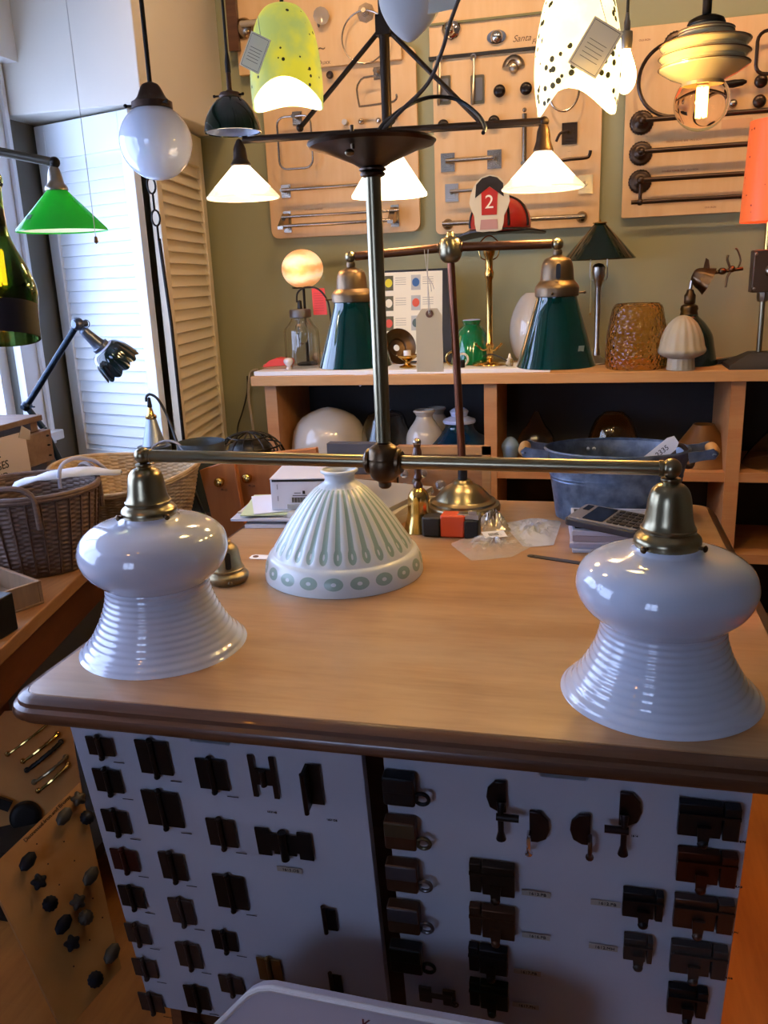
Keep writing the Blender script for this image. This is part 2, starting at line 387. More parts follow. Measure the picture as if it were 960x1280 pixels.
RP_,R0,Rz=panel('latch_board','right white painted display panel carrying window catches and cupboard latches',(483,1000),(941,1000),(a-pp(483,1000).x,b-a,.8785-pp(705,976).z),'white hardware panels under the counter')

# ------------------------------------------------------------------ main brass fixture standing on the table
ax0=Vv(-.2705,1.097,0); aL=Vv(-.650,1.118,0); aR=Vv(.1045,1.078,0)
fx=thing('pendant_light','antique brass two arm ceiling pendant resting on its white glass shades on the table','pendant lamp',(ax0.x,ax0.y,TZ))
zarm=zrow(ax0.x,ax0.y,577)
zcan=zrow(ax0.x,ax0.y,208)
canm=mat('canopy_bronze','57493f',.33,1,mott=(25,'463a31',.3))
M().lathe(offs(vp(ax0.x,ax0.y,[(80,176),(81,179),(78,183),(60,188),(40,197),(24,204),(18,208)]),.003),(ax0.x,ax0.y,0),48,closed=True).build('canopy',canm,fx,world=True)
M().lathe(vp(ax0.x,ax0.y,[(1,203),(16,204),(17,207),(14,209),(17,211),(17,213),(13.5,215),(16,217),(15,220),(11,222),(10,222)]),(ax0.x,ax0.y,0),32).build('canopy_collar',canm,fx,world=True)
p=aY(441,186,ax0.y-.06)
M().cyl(p,p+Vv(0,0,.026),.0022).build('canopy_loop',brassd,fx,world=True)
M().ball(p+Vv(-.004,0,-.004),.006,12,.7).build('loop_nut',brass,fx,world=True)
M().cyl((ax0.x,ax0.y,zcan-.005),(ax0.x,ax0.y,zarm+.028),.0102,.0102,24).build('stem',brass,fx,world=True)
M().lathe(sp2(vp(ax0.x,ax0.y,[(0,553),(10,554),(12,556),(18,560),(21,570),(21.5,572),(21,573),(21.5,580),(20,588),(16,597),(9,601),(8,604),(8,607),(5,610),(0,611)]),2),(ax0.x,ax0.y,0),32).build('centre_body',brassd,fx,world=True)
dirL=(aL-ax0).normalized(); dirR=(aR-ax0).normalized()
for e,d in ((aL,dirL),(aR,dirR)):
    z=zarm; M().cyl(Vv(ax0.x,ax0.y,z)+d*.018,Vv(e.x,e.y,z)-d*.014,.0092,.0092,24).build('arm',brass,fx,world=True)
    m=M().lathe([(0,.016),(.015,.016),(.018,.019),(.018,.023),(.015,.026),(0,.026)],Vv(ax0.x,ax0.y,z),24,align(d)); m.build('arm_collar',brassd,fx,world=True)
    m=M().ball((e.x,e.y,z),.0128,24); m.lathe([(.0085,.008),(.0105,.010),(.0105,.0145),(.0085,.0155)],Vv(e.x,e.y,z),20,align(-d)); m.build('elbow_ball',brass,fx,world=True)
def gal(X,Y,zt,zb,rb,name,m,par,slot=False,scr=True,k=1.,screwdir=(230,330,95)):
    """bell shaped shade holder from height zt (neck) to zb (rim, radius rb)"""
    H=zt-zb
    pr=sp2([(0,zt),(.27*rb,zt),(.30*rb,zt-.03*H),(.25*rb,zt-.07*H),(.42*rb,zt-.10*H),(.56*rb,zt-.17*H),(.64*rb,zt-.28*H),(.68*rb,zt-.42*H),(.73*rb,zt-.58*H),(.80*rb,zt-.66*H)],3)
    pr+=[(.84*rb,zt-.67*H),(.84*rb,zt-.70*H),(.80*rb,zt-.71*H),(.80*rb,zt-.725*H)]
    pr+=sp2([(.83*rb,zt-.74*H),(.98*rb,zt-.80*H),(1.02*rb,zt-.86*H),(.99*rb,zt-.93*H),(.90*rb,zb)],3)
    M().lathe(pr,(X,Y,0),40).build(name,m,par,world=True)
    if scr:
        for a in screwdir:
            a=math.radians(a); d=Vv(math.cos(a),math.sin(a),0); c=Vv(X,Y,zt-.88*H)+d*rb*.98
            s=M(); s.cyl(c,c+d*.008,.0026,.0026,10); s.ball(c+d*.009,.0048,12,.6,align(d)); s.build('thumb_screw',brassd,par,world=True)
def whiteshade(X,Y,ztop):
    z0=TZ; H=ztop-z0
    P=[(.040,1.0),(.044,.965),(.052,.95),(.085,.915),(.106,.85),(.114,.76),(.1125,.68),(.104,.60),(.090,.535),(.0815,.50)]
    pr=sp2([(r,z0+h*H) for r,h in P],5)
    low=[(.0815,.50),(.0805,.44),(.084,.36),(.091,.27),(.101,.18),(.113,.09),(.126,.025),(.1305,.0)]
    lw=sp2([(r,z0+h*H) for r,h in low],12); out=[]
    for i,(r,z) in enumerate(lw): out.append((r+.0006*math.cos(2*PI*(z-z0)/(.0088)),z))
    prof=pr[:-1]+out; 
    prof[-1]=(.130,z0+.0005)
    return M().shell(prof,.003,(X,Y,0),72)
for e,nm in ((aL,'l'),(aR,'r')):
    yb=650 if nm=='l' else 690; yt=582 if nm=='l' else 597
    zb=zrow(e.x,e.y,yb-2); zt=zrow(e.x,e.y,yt)
    gal(e.x,e.y,zarm-.012,zb,.0415,'shade_holder',brass,fx)
    whiteshade(e.x,e.y,zb+.010).build('glass_shade',opal,fx,world=True)
# wires leaving the canopy
def pxpath(L,r,name,m,par,k=5,seg=8,lab=None):
    P=smoothp([aY(x,y,Y) for x,y,Y in L],k); o=M().tube(P,r,seg).build(name,m,par,world=par is not None); return o
pxpath([(466,190,1.09),(474,168,1.09),(500,140,1.12),(535,104,1.15),(553,62,1.15),(562,30,1.16),(577,-10,1.2)],.0026,'grey_cord',mat('grey_cord','6d625a',.6),fx)
pxpath([(464,190,1.09),(474,165,1.09),(500,138,1.14),(535,122,1.2),(570,124,1.22),(596,142,1.2),(606,158,1.16),(604,166,1.12)],.0026,'black_cord',cordm,fx)
pxpath([(463,190,1.10),(478,160,1.10),(490,150,1.12)],.005,'cord_sleeve',mat('cord_sleeve','38302c',.6),fx)
# ------------------------------------------------------------------ shelf unit along the back wall
SYF=2.95; ST=1.138; ht=.036
sh=thing('shelf_unit','long birch shelf unit against the olive wall holding lamps and spare glass shades','shelf unit',(-.2,3.15,0))
shx0=aY(319,480,SYF).x-.005; shx1=1.05
M().b2((shx0,SYF-.03,ST-ht),(shx1,YB,ST)).build('worktop',shelfw,sh,world=True,bevel=.002)
px_=[(332,352),(605,620),(913,932)]
posts=[]
for a,b in px_:
    xa=aY(a,500,SYF).x; xb=xa+.045; posts.append((xa,xb))
M().b2((posts[0][0],SYF,0),(posts[0][1],YB-.01,ST-ht)).build('side_panel',shelfe,sh,world=True)
for xa,xb in posts[1:]: M().b2((xa,SYF,0),(xb,YB-.01,ST-ht)).build('divider',shelfe,sh,world=True)
M().b2((shx1-.05,SYF,0),(shx1-.005,YB-.01,ST-ht)).build('side_panel',shelfe,sh,world=True)
M().b2((posts[0][0]+.002,YB-.03,0),(shx1-.01,YB-.012,ST-ht)).build('back_panel',mat('shelf_back','2c2d2f',.7),sh,world=True)
S2=.79; S3=.50; S4=.14
for z in (S2,S3,S4):
    for (a,b) in ((posts[0][1],posts[1][0]),(posts[1][1],posts[2][0]),(posts[2][1],shx1-.05)):
        M().b2((a,SYF+.005,z-.032),(b,YB-.03,z)).build('shelf',shelfe,sh,world=True)
# glass shades stored inside: (label, centre px x, Y, px rows profile, material)
clear=mat('clear_glass','f2f4f2',.02,trans=1,ior=1.45); amber=mat('amber_glass','f3cf8e',.05,trans=1,ior=1.45)
milk=mat('milk_glass','bfb9ae',.12,coat=.4); bluev=mat('dark_blue_glass','06283c',.05,coat=.6)
def std(name,label,cat,x,Yd,L,m,base,t=.003,group=None,seg=40,mod=None,smooth=2,nm='glass'):
    X=aY(x,L[-1][1],Yd).x; pr=vp(X,Yd,L); r,z=pr[-1]; pr[-1]=(r,base+.0008)
    pr=[p for p in pr[:-1] if p[1]>base+.003]+[pr[-1]]
    if smooth: pr=sp2(pr,smooth)
    o=M().shell(pr,t,(0,0,-base),seg,mod=mod).build(name,m); o.location=(X,Yd,base); tag(o,label,cat,group); return o
G='spare glass shades stored in the shelf unit'
std('glass_dome_lampshade','large cream opal dome shade on the left shelf behind the brass stem','lamp shade',414,3.1,[(2,509),(12,511),(32,520),(44,536),(48,560),(50,590)],milk,S2,group=G)
std('glass_lampshade','clear glass bell shade beside the cream opal dome in the shelf unit','lamp shade',484,3.12,[(12,514),(22,517),(27,530),(34,553),(36,585)],clear,S2,group=G)
std('glass_vase_lampshade','small ribbed white vase shaped shade next to the dark blue shade','lamp shade',532,3.1,[(12,512),(14,514),(10,520),(14,528),(22,540),(24,555),(20,580)],milk,S2,group=G)
std('glass_vase_lampshade','second small pale shade half hidden behind the ribbed white one','lamp shade',547,3.22,[(11,509),(12,511),(9,517),(16,530),(17,550),(14,575)],milk,S2,group=G)
o=std('glass_lampshade','very dark blue wide shade with a pale collar on the left shelf','lamp shade',575,3.12,[(19,527),(18,533),(24,540),(42,552),(50,575),(50,590)],bluev,S2,group=G)
X=o.location.x; M().shell(sp2(vp(X,3.12,[(7,510),(12,514),(10,520),(20,524),(20,528)]),2),.003,(0,0,-S2),32).build('glass_collar',mat('collar_glass','aab8dc',.15),o).location=(0,0,0)
o=std('glass_lampshade','clear pointed shade behind the left handle of the tub','lamp shade',670,3.12,[(3,514),(6,520),(12,532),(22,546),(24,575)],clear,S2,group=G)
std('glass_lampshade','amber glass shade with silvery rim standing behind the zinc tub','lamp shade',765,3.15,[(13,516),(15,518),(22,524),(30,545),(32,580)],amber,S2,group=G)
ambd=mat('brown_parchment','6e4415',.5)
std('cone_lampshade','brown cone shade with flat top on the shelf to the right of the tub','lamp shade',876,3.12,[(13,530),(13.5,532),(30,555),(43,580),(44,590)],ambd,S2,group=G,smooth=0)
std('glass_lampshade','large pale dome shade in the right hand bay of the shelf','lamp shade',985,3.1,[(3,525),(20,530),(45,560),(56,600)],clear,S2,group=G)
o=std('knob','faceted blue glass ball shade peeping out beside the middle divider','lamp shade',638,3.0,[(2,546),(6,548),(11,555),(11,562),(6,569)],mat('pale_blue_glass','9fc0e0',.08,trans=.6),S2,group=G,seg=14)
# white strip tray on the worktop
tray=M(); xa=aY(320,470,2.955).x; xb=aY(688,462,2.955).x
M().b2((0,0,0),(xb-xa,.20,.016)).build('display_tray',white,bevel=.002).location=(xa,2.935,ST)
tr=[o for o in C.objects if o.name=='display_tray'][0]; tag(tr,'long low white display tray on the left half of the birch worktop','tray')
TT=ST+.0165
# paper label hanging over the tray edge
M().prism([(0,0),(.05,.004),(.052,-.02),(.022,-.045),(.004,-.018)],.001,XZ).build('paper_tag',paper).location=(aY(441,458,2.925).x,2.93,ST+.002)
tag(C.objects['paper_tag'],'small white paper tag drooping over the front edge of the white tray','tag')
# ------------------------------------------------------------------ dual desk lamp with green shades
LX,LY=-.287,1.945
dl=thing('desk_lamp','two arm desk lamp with copper coloured post and teal green glass cones','lamp',(LX,LY,TZ))
dl['label']='two armed table lamp with copper coloured post and teal green glass cones'
copper=mat('copper_tube','7d4f3c',.3,1); teal=mat('teal_glass','002c2a',.06,coat=.8)
tealin=mat('shade_lining','d9e6dd',.3)
pr=[(0,TZ+.003),(.085,TZ),(.090,TZ+.004),(.091,TZ+.012),(.088,TZ+.018),(.080,TZ+.021),(.079,TZ+.026),(.070,TZ+.030)]+sp2([(.068,TZ+.031),(.060,TZ+.041),(.044,TZ+.057),(.024,TZ+.069)],3)+[(.022,TZ+.073),(.017,TZ+.077),(.013,TZ+.078),(0,TZ+.078)]
M().lathe(pr,(LX,LY,0),56).build('base',brass,dl,world=True)
M().cyl((LX,LY,TZ+.077),(LX,LY,TZ+.105),.0115,.0115,20).build('socket_collar',blackm,dl,world=True)
LXt=aY(563,310,LY).x; zt=zrow(LXt,LY,309)
M().cyl((LX,LY,TZ+.104),(LXt,LY,zt-.02),.0095,.0085,20).build('post',copper,dl,world=True)
M().lathe(sp2(vp(LXt,LY,[(0,289),(4,290),(5,294),(6,296),(12,299),(14,306),(14.5,314),(13,322),(8,328),(0,329)]),2),(LXt,LY,0),28).build('centre_body',brass,dl,world=True)
for x,y,xs in ((438,321,-1),(697,305,1)):
    q=aY(x,y,LY); s=Vv(LXt,LY,zt)
    d=(q-s).normalized()
    M().cyl(s+d*.02,q-d*.012,.0098,.0098,20).build('arm',mat('bronze_tube','5c3f2f',.38,1),dl,world=True)
    M().lathe([(0,.018),(.0125,.019),(.0125,.026),(.010,.028)],s,20,align(d)).build('arm_collar',brassd,dl,world=True)
    M().ball(q,.0125,20).build('elbow_ball',brass,dl,world=True)
    k=1
    yb=(378 if xs<0 else 371); ztp=q.z-.012; zb=zrow(q.x,LY,yb); rb=.0475
    H=ztp-zb
    pr=[(.009,ztp),(.0105,ztp-.006),(.009,ztp-.011)]+sp2([(.016,ztp-.014),(.028,ztp-.02),(.034,ztp-.035),(.0365,ztp-.06),(.038,ztp-.66*H),(.046,ztp-.75*H)],3)+[(rb,ztp-.79*H),(rb+.001,ztp-.82*H),(rb,zb+.002),(rb-.004,zb)]
    M().lathe(offs(pr,.0015),(q.x,LY,0),40,closed=True).build('shade_holder',mat('weathered_bronze','6e5a48',.42,1,mott=(30,'7f6a52',.3)),dl,world=True)
    if xs>0:
        M().prism(rrect(.0095,.032,.0045,4),.002,XZ,z0=0).build('holder_slot',blackm,dl,world=False)
        o=[c for c in dl.children if c.name.startswith('holder_slot')][0]; o.location=Vv(q.x+.004,LY-.0378,ztp-.045)-dl.location
    for a in ((190,) if xs<0 else (352,262)):
        a=math.radians(a); dd=Vv(math.cos(a),math.sin(a),0); c=Vv(q.x,LY,zb+.008)+dd*rb
        M().cyl(c,c+dd*.012,.002).ball(c+dd*.013,.0035,10).build('thumb_screw',brassd,dl,world=True)
    zb2=zrow(q.x,LY,457); L=[(.0445,zb+.004),(.0445,zb-.004),(.052,zb-.03),(.0865,zb2+.004),(.088,zb2)]
    o=M().shell(L,.003,(q.x,LY,0),56).build('glass_shade',teal,dl,world=True)
    o.data.materials.append(tealin)
    M().lathe([(.041,zb),(.0845,zb2+.003),(.083,zb2+.003),(.0395,zb)],(q.x,LY,0),48,closed=True).build('shade_lining',tealin,dl,world=True)
    if xs>0:
        c=Vv(q.x+.055,LY-.053,zb2+.036)
        M().prism([(-.008,-.012),(.008,-.012),(.008,.012),(-.008,.012)],.0006,frame((.72,.69,0),(.12,-.13,.98),(.69,-.72,0),c)).build('price_sticker',mat('sticker','b9c9b8',.6),dl,world=True)
# manila tag tied to the left arm
tg=thing('price_tag','blank manila price tag tied with string to the copper post lamp','tag',aY(537,390,LY-.02))
b=tg.location
P=[(-.033,-.135),(.030,-.135),(.028,-.008),(.018,.008),(-.018,.008),(-.032,-.012)]
M().prism(P,.0012,XZ).build('card',mat('manila','cfbd9c',.75),tg)
M().lathe([(.0035,-.001),(.0085,-.001),(.0085,.0018),(.0035,.0018)],(0,-.0015,-.004),20,rx(PI/2),closed=True).build('eyelet',mat('eyelet_brown','6a4530',.6),tg)
q=aY(534,316,LY)
for k,dx in enumerate((-.004,.004)):
    M().tube(smoothp([(0+dx*.4,-.003,-.004),(-.001+dx*.3,-.004,.03),(-.002,-.003,.075),(q.x-b.x+dx,q.y-b.y-.011,q.z-b.z),(q.x-b.x+dx,q.y-b.y-.004,q.z-b.z+.012),(q.x-b.x+dx,q.y-b.y+.010,q.z-b.z+.004)],4),.0009,5).build('string',mat('string','b9b4aa',.8),tg)
M().tube(smoothp([(-.002,-.003,.078),(.008,-.004,.062),(.012,-.004,.05)],4),.0008,5).tube(smoothp([(-.002,-.003,.078),(.004,-.004,.06),(.006,-.004,.045)],4),.0008,5).build('string_ends',mat('string','b9b4aa',.8),tg)
# ------------------------------------------------------------------ objects on the worktop
# jar lamp
X=aY(379,450,3.06).x; jz=TT
jl=thing('jar_lamp','clear mason jar lamp with zinc lid and bulb inside, cord looping from its lid','lamp',(X,3.06,jz))
M().shell(sp2(vp(X,3.06,[(12,398),(13,401),(16,405),(21,411),(22,420),(22,452)])[:-1]+[(22*proj(Vv(X,3.06,jz))[2]/F,jz+.003)],2),.0025,(X,3.06,0),144,mod=lambda r,z,a,j:r*(1+.006*math.cos(24*a))).build('glass_jar',clear,jl,world=True)
M().lathe(offs(vp(X,3.06,[(1,386),(12.5,386.5),(13.5,388),(13.5,396),(12.8,397)]),.001),(X,3.06,0),32,closed=True).build('lid',mat('zinc_lid','6d6964',.5,.8),jl,world=True)
M().lathe(vp(X,3.06,[(0,397),(5,398),(5,404),(7,408),(9,418),(6,428),(0,431)]),(X,3.06,0),20).build('bulb',clear,jl,world=True)
M().lathe(vp(X,3.06,[(0,375),(2.5,376),(3.5,387)]),(X,3.06,0),12).build('cord_grip',cordm,jl,world=True)
o=pxpath([(371,378,3.06),(372,366,3.06),(382,359,3.04),(397,361,3.02),(409,375,3.0),(413,395,3.0),(414,420,3.02),(416,452,3.04)],.0035,'cord',cordm,jl)
# alabaster globe lamp
X=aY(378,360,3.16).x
gl=thing('globe_lamp','glowing marbled alabaster globe lamp on a thin dark stand behind the jar lamp','lamp',(X,3.16,TT))
alab=mat('alabaster','f0b070',.4); n=NB(alab)
ns=n.noise(9,(1,1,1.6),5); band=n.f('SINE',n.f('ADD',n.f('MULTIPLY',n.z,95),n.f('MULTIPLY',ns,9)))
cl=n.mix(n.f('MULTIPLY',n.f('ADD',band,1),.5),'ffe8ba','f2a765'); n.base(cl); n.emis(cl,.5)
gc=aY(378,336,3.16)
M().ball((gc.x,3.16,gc.z),.079,40,.90).build('globe',alab,gl,world=True)
z0=gc.z-.073
M().cyl((gc.x,3.16,TT+.012),(gc.x,3.16,z0),.005).build('stem',iron,gl,world=True)
M().lathe([(.012,z0),(.042,z0+.001),(.046,z0+.006),(.042,z0+.004),(.012,z0+.003)],(gc.x,3.16,0),28,closed=True).build('cup',iron,gl,world=True)
M().lathe([(0,TT),(.045,TT),(.045,TT+.006),(.03,TT+.012),(0,TT+.013)],(gc.x,3.16,0),28).build('base',iron,gl,world=True)
plight('globe_glow',(gc.x,3.16-.13,gc.z),.7,'ffb870',.07,gl)
# red price tag
c=aY(391,378,3.0)
o=M().prism([(-.024,-.048),(.030,-.048),(.024,.048),(-.026,.048)],.0015,XZ).build('red_tag',mat('red_card','e0453c',.6)); o.location=(c.x,3.075,c.z); tag(o,'bright red price tag with faint lines hanging below the alabaster globe','tag')
for i in range(7): pass
m=M()
for i in range(8): m.b2((-.018,-.0022,.03-.009*i),(.018,-.0016,.0312-.009*i))
l=m.build('tag_lines',mat('red_line','a8302a',.7),o)
# red folded tool / leaflet + white knob at left of tray
o=M().prism([(-.062,-.012),(-.03,.012),(.0,.022),(.05,.016),(.055,.004),(.05,-.006)],.05,XZ).build('red_pouch',mat('red_plastic','d83c28',.4),bevel=.002); c=aY(347,452,3.02); o.location=(c.x,3.06,TT+.012+.008); tag(o,'crumpled red plastic piece lying at the left end of the white tray','pouch')
o=M().b2((-.06,-.03,0),(.04,.03,.018)).build('wooden_block',shelfe,bevel=.002); o.location=(c.x,3.05,TT); tag(o,'small wooden block under the red plastic piece on the white tray','block')
wk=M().lathe(sp2([(0,0),(.011,.001),(.010,.006),(.007,.012),(.012,.018),(.018,.028),(.016,.038),(.008,.043),(0,.044)],3),(0,0,0),28).build('knob',mat('porcelain','d9d6d8',.15,coat=.5)); c=aY(361,460,2.99); wk.location=(c.x,2.99,TT); tag(wk,'white porcelain knob standing in front of the jar lamp on the tray','knob')
o=M().ball((0,0,.022),.028,16,.8).build('stone',mat('pale_stone','a89a84',.8,bump=(60,.4))); c=aY(400,455,3.2); o.location=(c.x,3.2,TT); tag(o,'pale stone like lump half hidden between jar lamp and teal shade','stone')
# catalogue board
cb=thing('catalogue_stand','open catalogue page of glass shades in a black folder leaning on the wall','catalogue',(aY(520,400,3.2).x,3.2,TT))
A=aY(483,350,3.24); B=aY(558,350,3.24); Bb=aY(563,455,3.14)
Wd=B.x-A.x+.055; Hh=.345
Mx=frame((1,0,0),(0,.13,.991),(0,-.991,.13),(A.x-.03,3.17,TT+.001))
M().prism([(0,0),(Wd,0),(Wd,Hh),(0,Hh)],.014,Mx,z0=-.014).build('folder',blackm,cb,world=True)
M().prism([(.006,.006),(Wd-.035,.006),(Wd-.035,Hh-.008),(.006,Hh-.008)],.001,Mx).build('page',mat('page_cream','e9e2c4',.6),cb,world=True)
cols=['d8c92a','3a6390','e8e0c0','d8583a','cf5038','4c5a50']
k=0
for r in range(3):
    for c_ in range(2):
        x0=.028+c_*.105; y0=Hh-.075-r*.075
        m=M().prism([(x0,y0),(x0+.036,y0),(x0+.036,y0+.055),(x0,y0+.055)],.0006,Mx,z0=.001).build('photo_background',mat('photo_dark' if c_==0 else 'photo_grey','5a5a40' if c_==0 else 'b3b3a8',.6),cb,world=True)
        m=M().prism([(x0+.018+.014*math.cos(i*PI/8),y0+.028+.016*math.sin(i*PI/8)) for i in range(16)],.0006,Mx,z0=.0017).build('photo_of_shade',mat('print_'+cols[k],cols[k],.6),cb,world=True)
        m=M()
        for q in range(4): m.prism([(x0+.044,y0+.045-.008*q),(x0+.085,y0+.045-.008*q),(x0+.085,y0+.0465-.008*q),(x0+.044,y0+.0465-.008*q)],.0004,Mx,z0=.001)
        m.build('printed_lines',mat('grey_print','8f8a78',.7),cb,world=True); k+=1
# bronze canopy dish lying on edge, brass candle cup with white sleeve
c=aY(497,434,3.08)
o=M().shell(sp2([(.012,0),(.03,.004),(.034,.012),(.05,.018),(.062,.026),(.066,.03)],3),.002,(0,0,0),40).build('bronze_canopy',brassd); o.rotation_euler=(math.radians(75),math.radians(0),math.radians(35)); o.location=(c.x,3.06,TT+.066); tag(o,'round dark bronze canopy dish standing on edge in front of the catalogue','canopy')
c=aY(509,440,3.0)
cc=thing('candle_cup','small brass candle cup with a white sleeve in front of the catalogue page','candle cup',(c.x,3.0,TT))
M().lathe(sp2([(0,0),(.03,.001),(.028,.006),(.012,.012),(.010,.02),(.018,.026),(.034,.036),(.042,.044)],2)+[(.044,.045),(.040,.046),(.02,.038),(0,.037)],(0,0,0),32).build('brass_cup',brassl,cc)
M().lathe([(0,.038),(.013,.038),(.0135,.060),(.012,.061),(.0,.061)],(0,0,0),24).build('white_sleeve',white,cc)
o=dup(cc,(c.x+.075,3.06,TT),None,'second small brass cup tucked behind the hanging manila tag')
# brass rings and bits by copper post
for i,(x,y,r,l) in enumerate(((578,437,.020,'pale ring standing on edge left of the brass double hook'),(566,440,.024,'brass ring leaning behind the copper post'))):
    c=aY(x,y,3.02); o=M().ring((0,0,0),r,.004,rx(PI/2),28,8).build('metal_ring',brassl if i else mat('ring_ivory','c9c0a8',.4)); o.location=(c.x,3.02,TT+r+.004); tag(o,l,'ring')
c=aY(577,455,2.98); o=M().lathe([(0,0),(.012,0),(.012,.022),(.008,.026),(0,.026)],(0,0,0),20).build('socket_cup',iron); o.location=(c.x,2.98,TT); tag(o,'tiny black socket cup on the tray below the pale ring','socket')
# small upright green shade
gsm=mat('bright_green_glass','0c6a3c',.08,coat=.7)
X=aY(590,440,3.12).x
gs=std('green_lampshade','small bright green glass shade with white rim behind the copper post','lamp shade',590,3.12,[(11,400),(12,402),(10,406),(13,409),(20,420),(27,447)],gsm,TT,smooth=2)
M().ring((0,0,0),.031,.002,None,32,6).build('white_rim',opal,gs).location=(0,0,zrow(X,3.12,400)-TT)
# brass table lamp with harp that carries the helmet
bl=thing('table_lamp','slender polished brass table lamp with wire harp and double hook under the helmet','lamp',(aY(612,455,3.06).x,3.06,TT))
X=bl.location.x
M().lathe(sp2([(0,TT),(.062,TT),(.064,TT+.006),(.05,TT+.014),(.02,TT+.022),(.012,TT+.03)],3)+vp(X,3.06,[(5,436),(6,432),(4,428),(4,350),(5.5,347),(6,341),(4.5,336),(5,322),(7,318),(8,312),(5,308),(0,307)]),(X,3.06,0),28).build('lamp_body',brassl,bl,world=True)
xt=aY(613,312,3.06).x
hz=zrow(X,3.06,326); tz_=zrow(X,3.06,296)
for s in (-1,1):
    M().tube(smoothp([(X,3.06,hz),(X+s*.028,3.06,hz+.012),(X+s*.038,3.06,hz+.05),(X+s*.034,3.06,tz_-.02),(X+s*.012,3.06,tz_),(X,3.06,tz_+.003)],4),.0022,8).build('harp_wire',brassl,bl,world=True)
hk=zrow(X,3.06,433)
for s in (-1,1):
    M().tube(smoothp([(X,3.05,hk-.006),(X+s*.02,3.045,hk-.012),(X+s*.036,3.04,hk+.0),(X+s*.046,3.04,hk+.012)],4),[.004]*12+[.005],8).build('hook_arm',brassl,bl,world=True)
# fire helmet
hc=Vv(aY(625,290,3.02).x,3.02,tz_+.0045)
fh=thing('fire_helmet','black and red fire helmet with pale number two shield on a brass lamp','helmet',hc)
redm=mat('helmet_red','b3281e',.35,coat=.5); hb=mat('helmet_black','1d1714',.45)
m=M(); N=40; P=[]
for i in range(N):
    a=2*PI*i/N; rx_=.125+.03*max(0,-math.sin(a)); ry_=.105+.075*max(0,math.sin(a))
    P.append((rx_*math.cos(a),ry_*math.sin(a),-.012*math.cos(2*a)+.012*max(0,math.cos(a))**2+.0))
top=[(p[0]*.62,p[1]*.62,.016) for p in P]; bt=[(p[0],p[1],p[2]-.004) for p in P]
ti=[(p[0]*.60,p[1]*.60,.010) for p in P]
m.add(top+P+bt+ti,[(j*N+i,j*N+(i+1)%N,((j+1)%4)*N+(i+1)%N,((j+1)%4)*N+i) for j in range(4) for i in range(N)])
m.build('brim',hb,fh)
M().lathe(sp2([(.082,.014),(.084,.03),(.078,.055),(.06,.08),(.03,.095),(0,.1)],3),(0,0,0),40,sy=1.15,mod=lambda r,z,a,j:r*(1+.02*abs(math.cos(4*a)))).build('crown',redm,fh)
for k in range(8):
    a=k*PI/4+PI/8
    pts=[(r*math.cos(a)*1.02,r*math.sin(a)*1.15*1.02,z+.002) for r,z in sp2([(.084,.016),(.084,.03),(.078,.055),(.06,.08),(.03,.095),(.004,.101)],3)]
    M().tube(pts,.0035,6).build('crown_ridge',hb,fh)
Sx=frame((1,0,0),(0,.18,.98),(0,-.98,.18),(-.018,-.108,.004))
shp=sp2([(0,0),(.034,.002),(.040,.04),(.054,.075),(.044,.115),(.024,.14),(0,.146)],2)
P=[(x,y) for x,y in shp]+[(-x,y) for x,y in shp[::-1] if x>0]
M().prism(P,.006,Sx).build('front_shield',mat('shield_leather','cfc2a0',.5),fh)
M().prism([(-.02,.042),(.02,.042),(.022,.10),(0,.115),(-.022,.10)],.0015,Sx,z0=.006).build('red_patch',redm,fh)
M().prism([(-.038,.088),(0,.116),(.038,.088),(.036,.122),(.02,.138),(0,.143),(-.02,.138),(-.036,.122)],.0018,Sx,z0=.006).build('black_patch',hb,fh)
text('2',.05,Sx@Matrix.Translation((0,.074,.0082)),mat('shield_print','efe6cc',.5),fh,'number')
M().prism([(-.024,.004),(.024,.004),(.022,.03),(-.022,.03)],.0015,Sx,z0=.006).build('name_strip',mat('dusty_red','b38579',.5),fh); fh.scale=(1.22,1.22,1.22)
# white opal globe shade behind, plug
std('globe_lampshade','upright cream white opal shade standing behind the right teal glass cone','lamp shade',668,3.18,[(12,366),(20,374),(30,398),(31,425),(24,445),(16,452)],mat('cream_opal','cfc6b4',.08,coat=.5),TT,smooth=3)
c=aY(637,452,3.0)
pg=thing('glass_finial','small clear glass finial standing in front of the brass lamp base','finial',(c.x,3.0,TT))
M().lathe(sp2([(0,0),(.013,0),(.013,.02),(.009,.028),(.006,.03)],2),(0,0,0),16).build('clear_base',clear,pg)
M().lathe([(0,.029),(.006,.03),(.003,.042),(0,.046)],(0,0,0),12).build('finial_tip',mat('ivory','e8dcc0',.4),pg)
o=M().tube(smoothp([aY(604,446,3.0),aY(612,443,3.02),aY(622,445,3.0),aY(634,451,2.99)],5),.0022,8).build('power_cord',cordm); tag(o,'short brown power cord lying on the tray beside the brass lamp foot','cord')
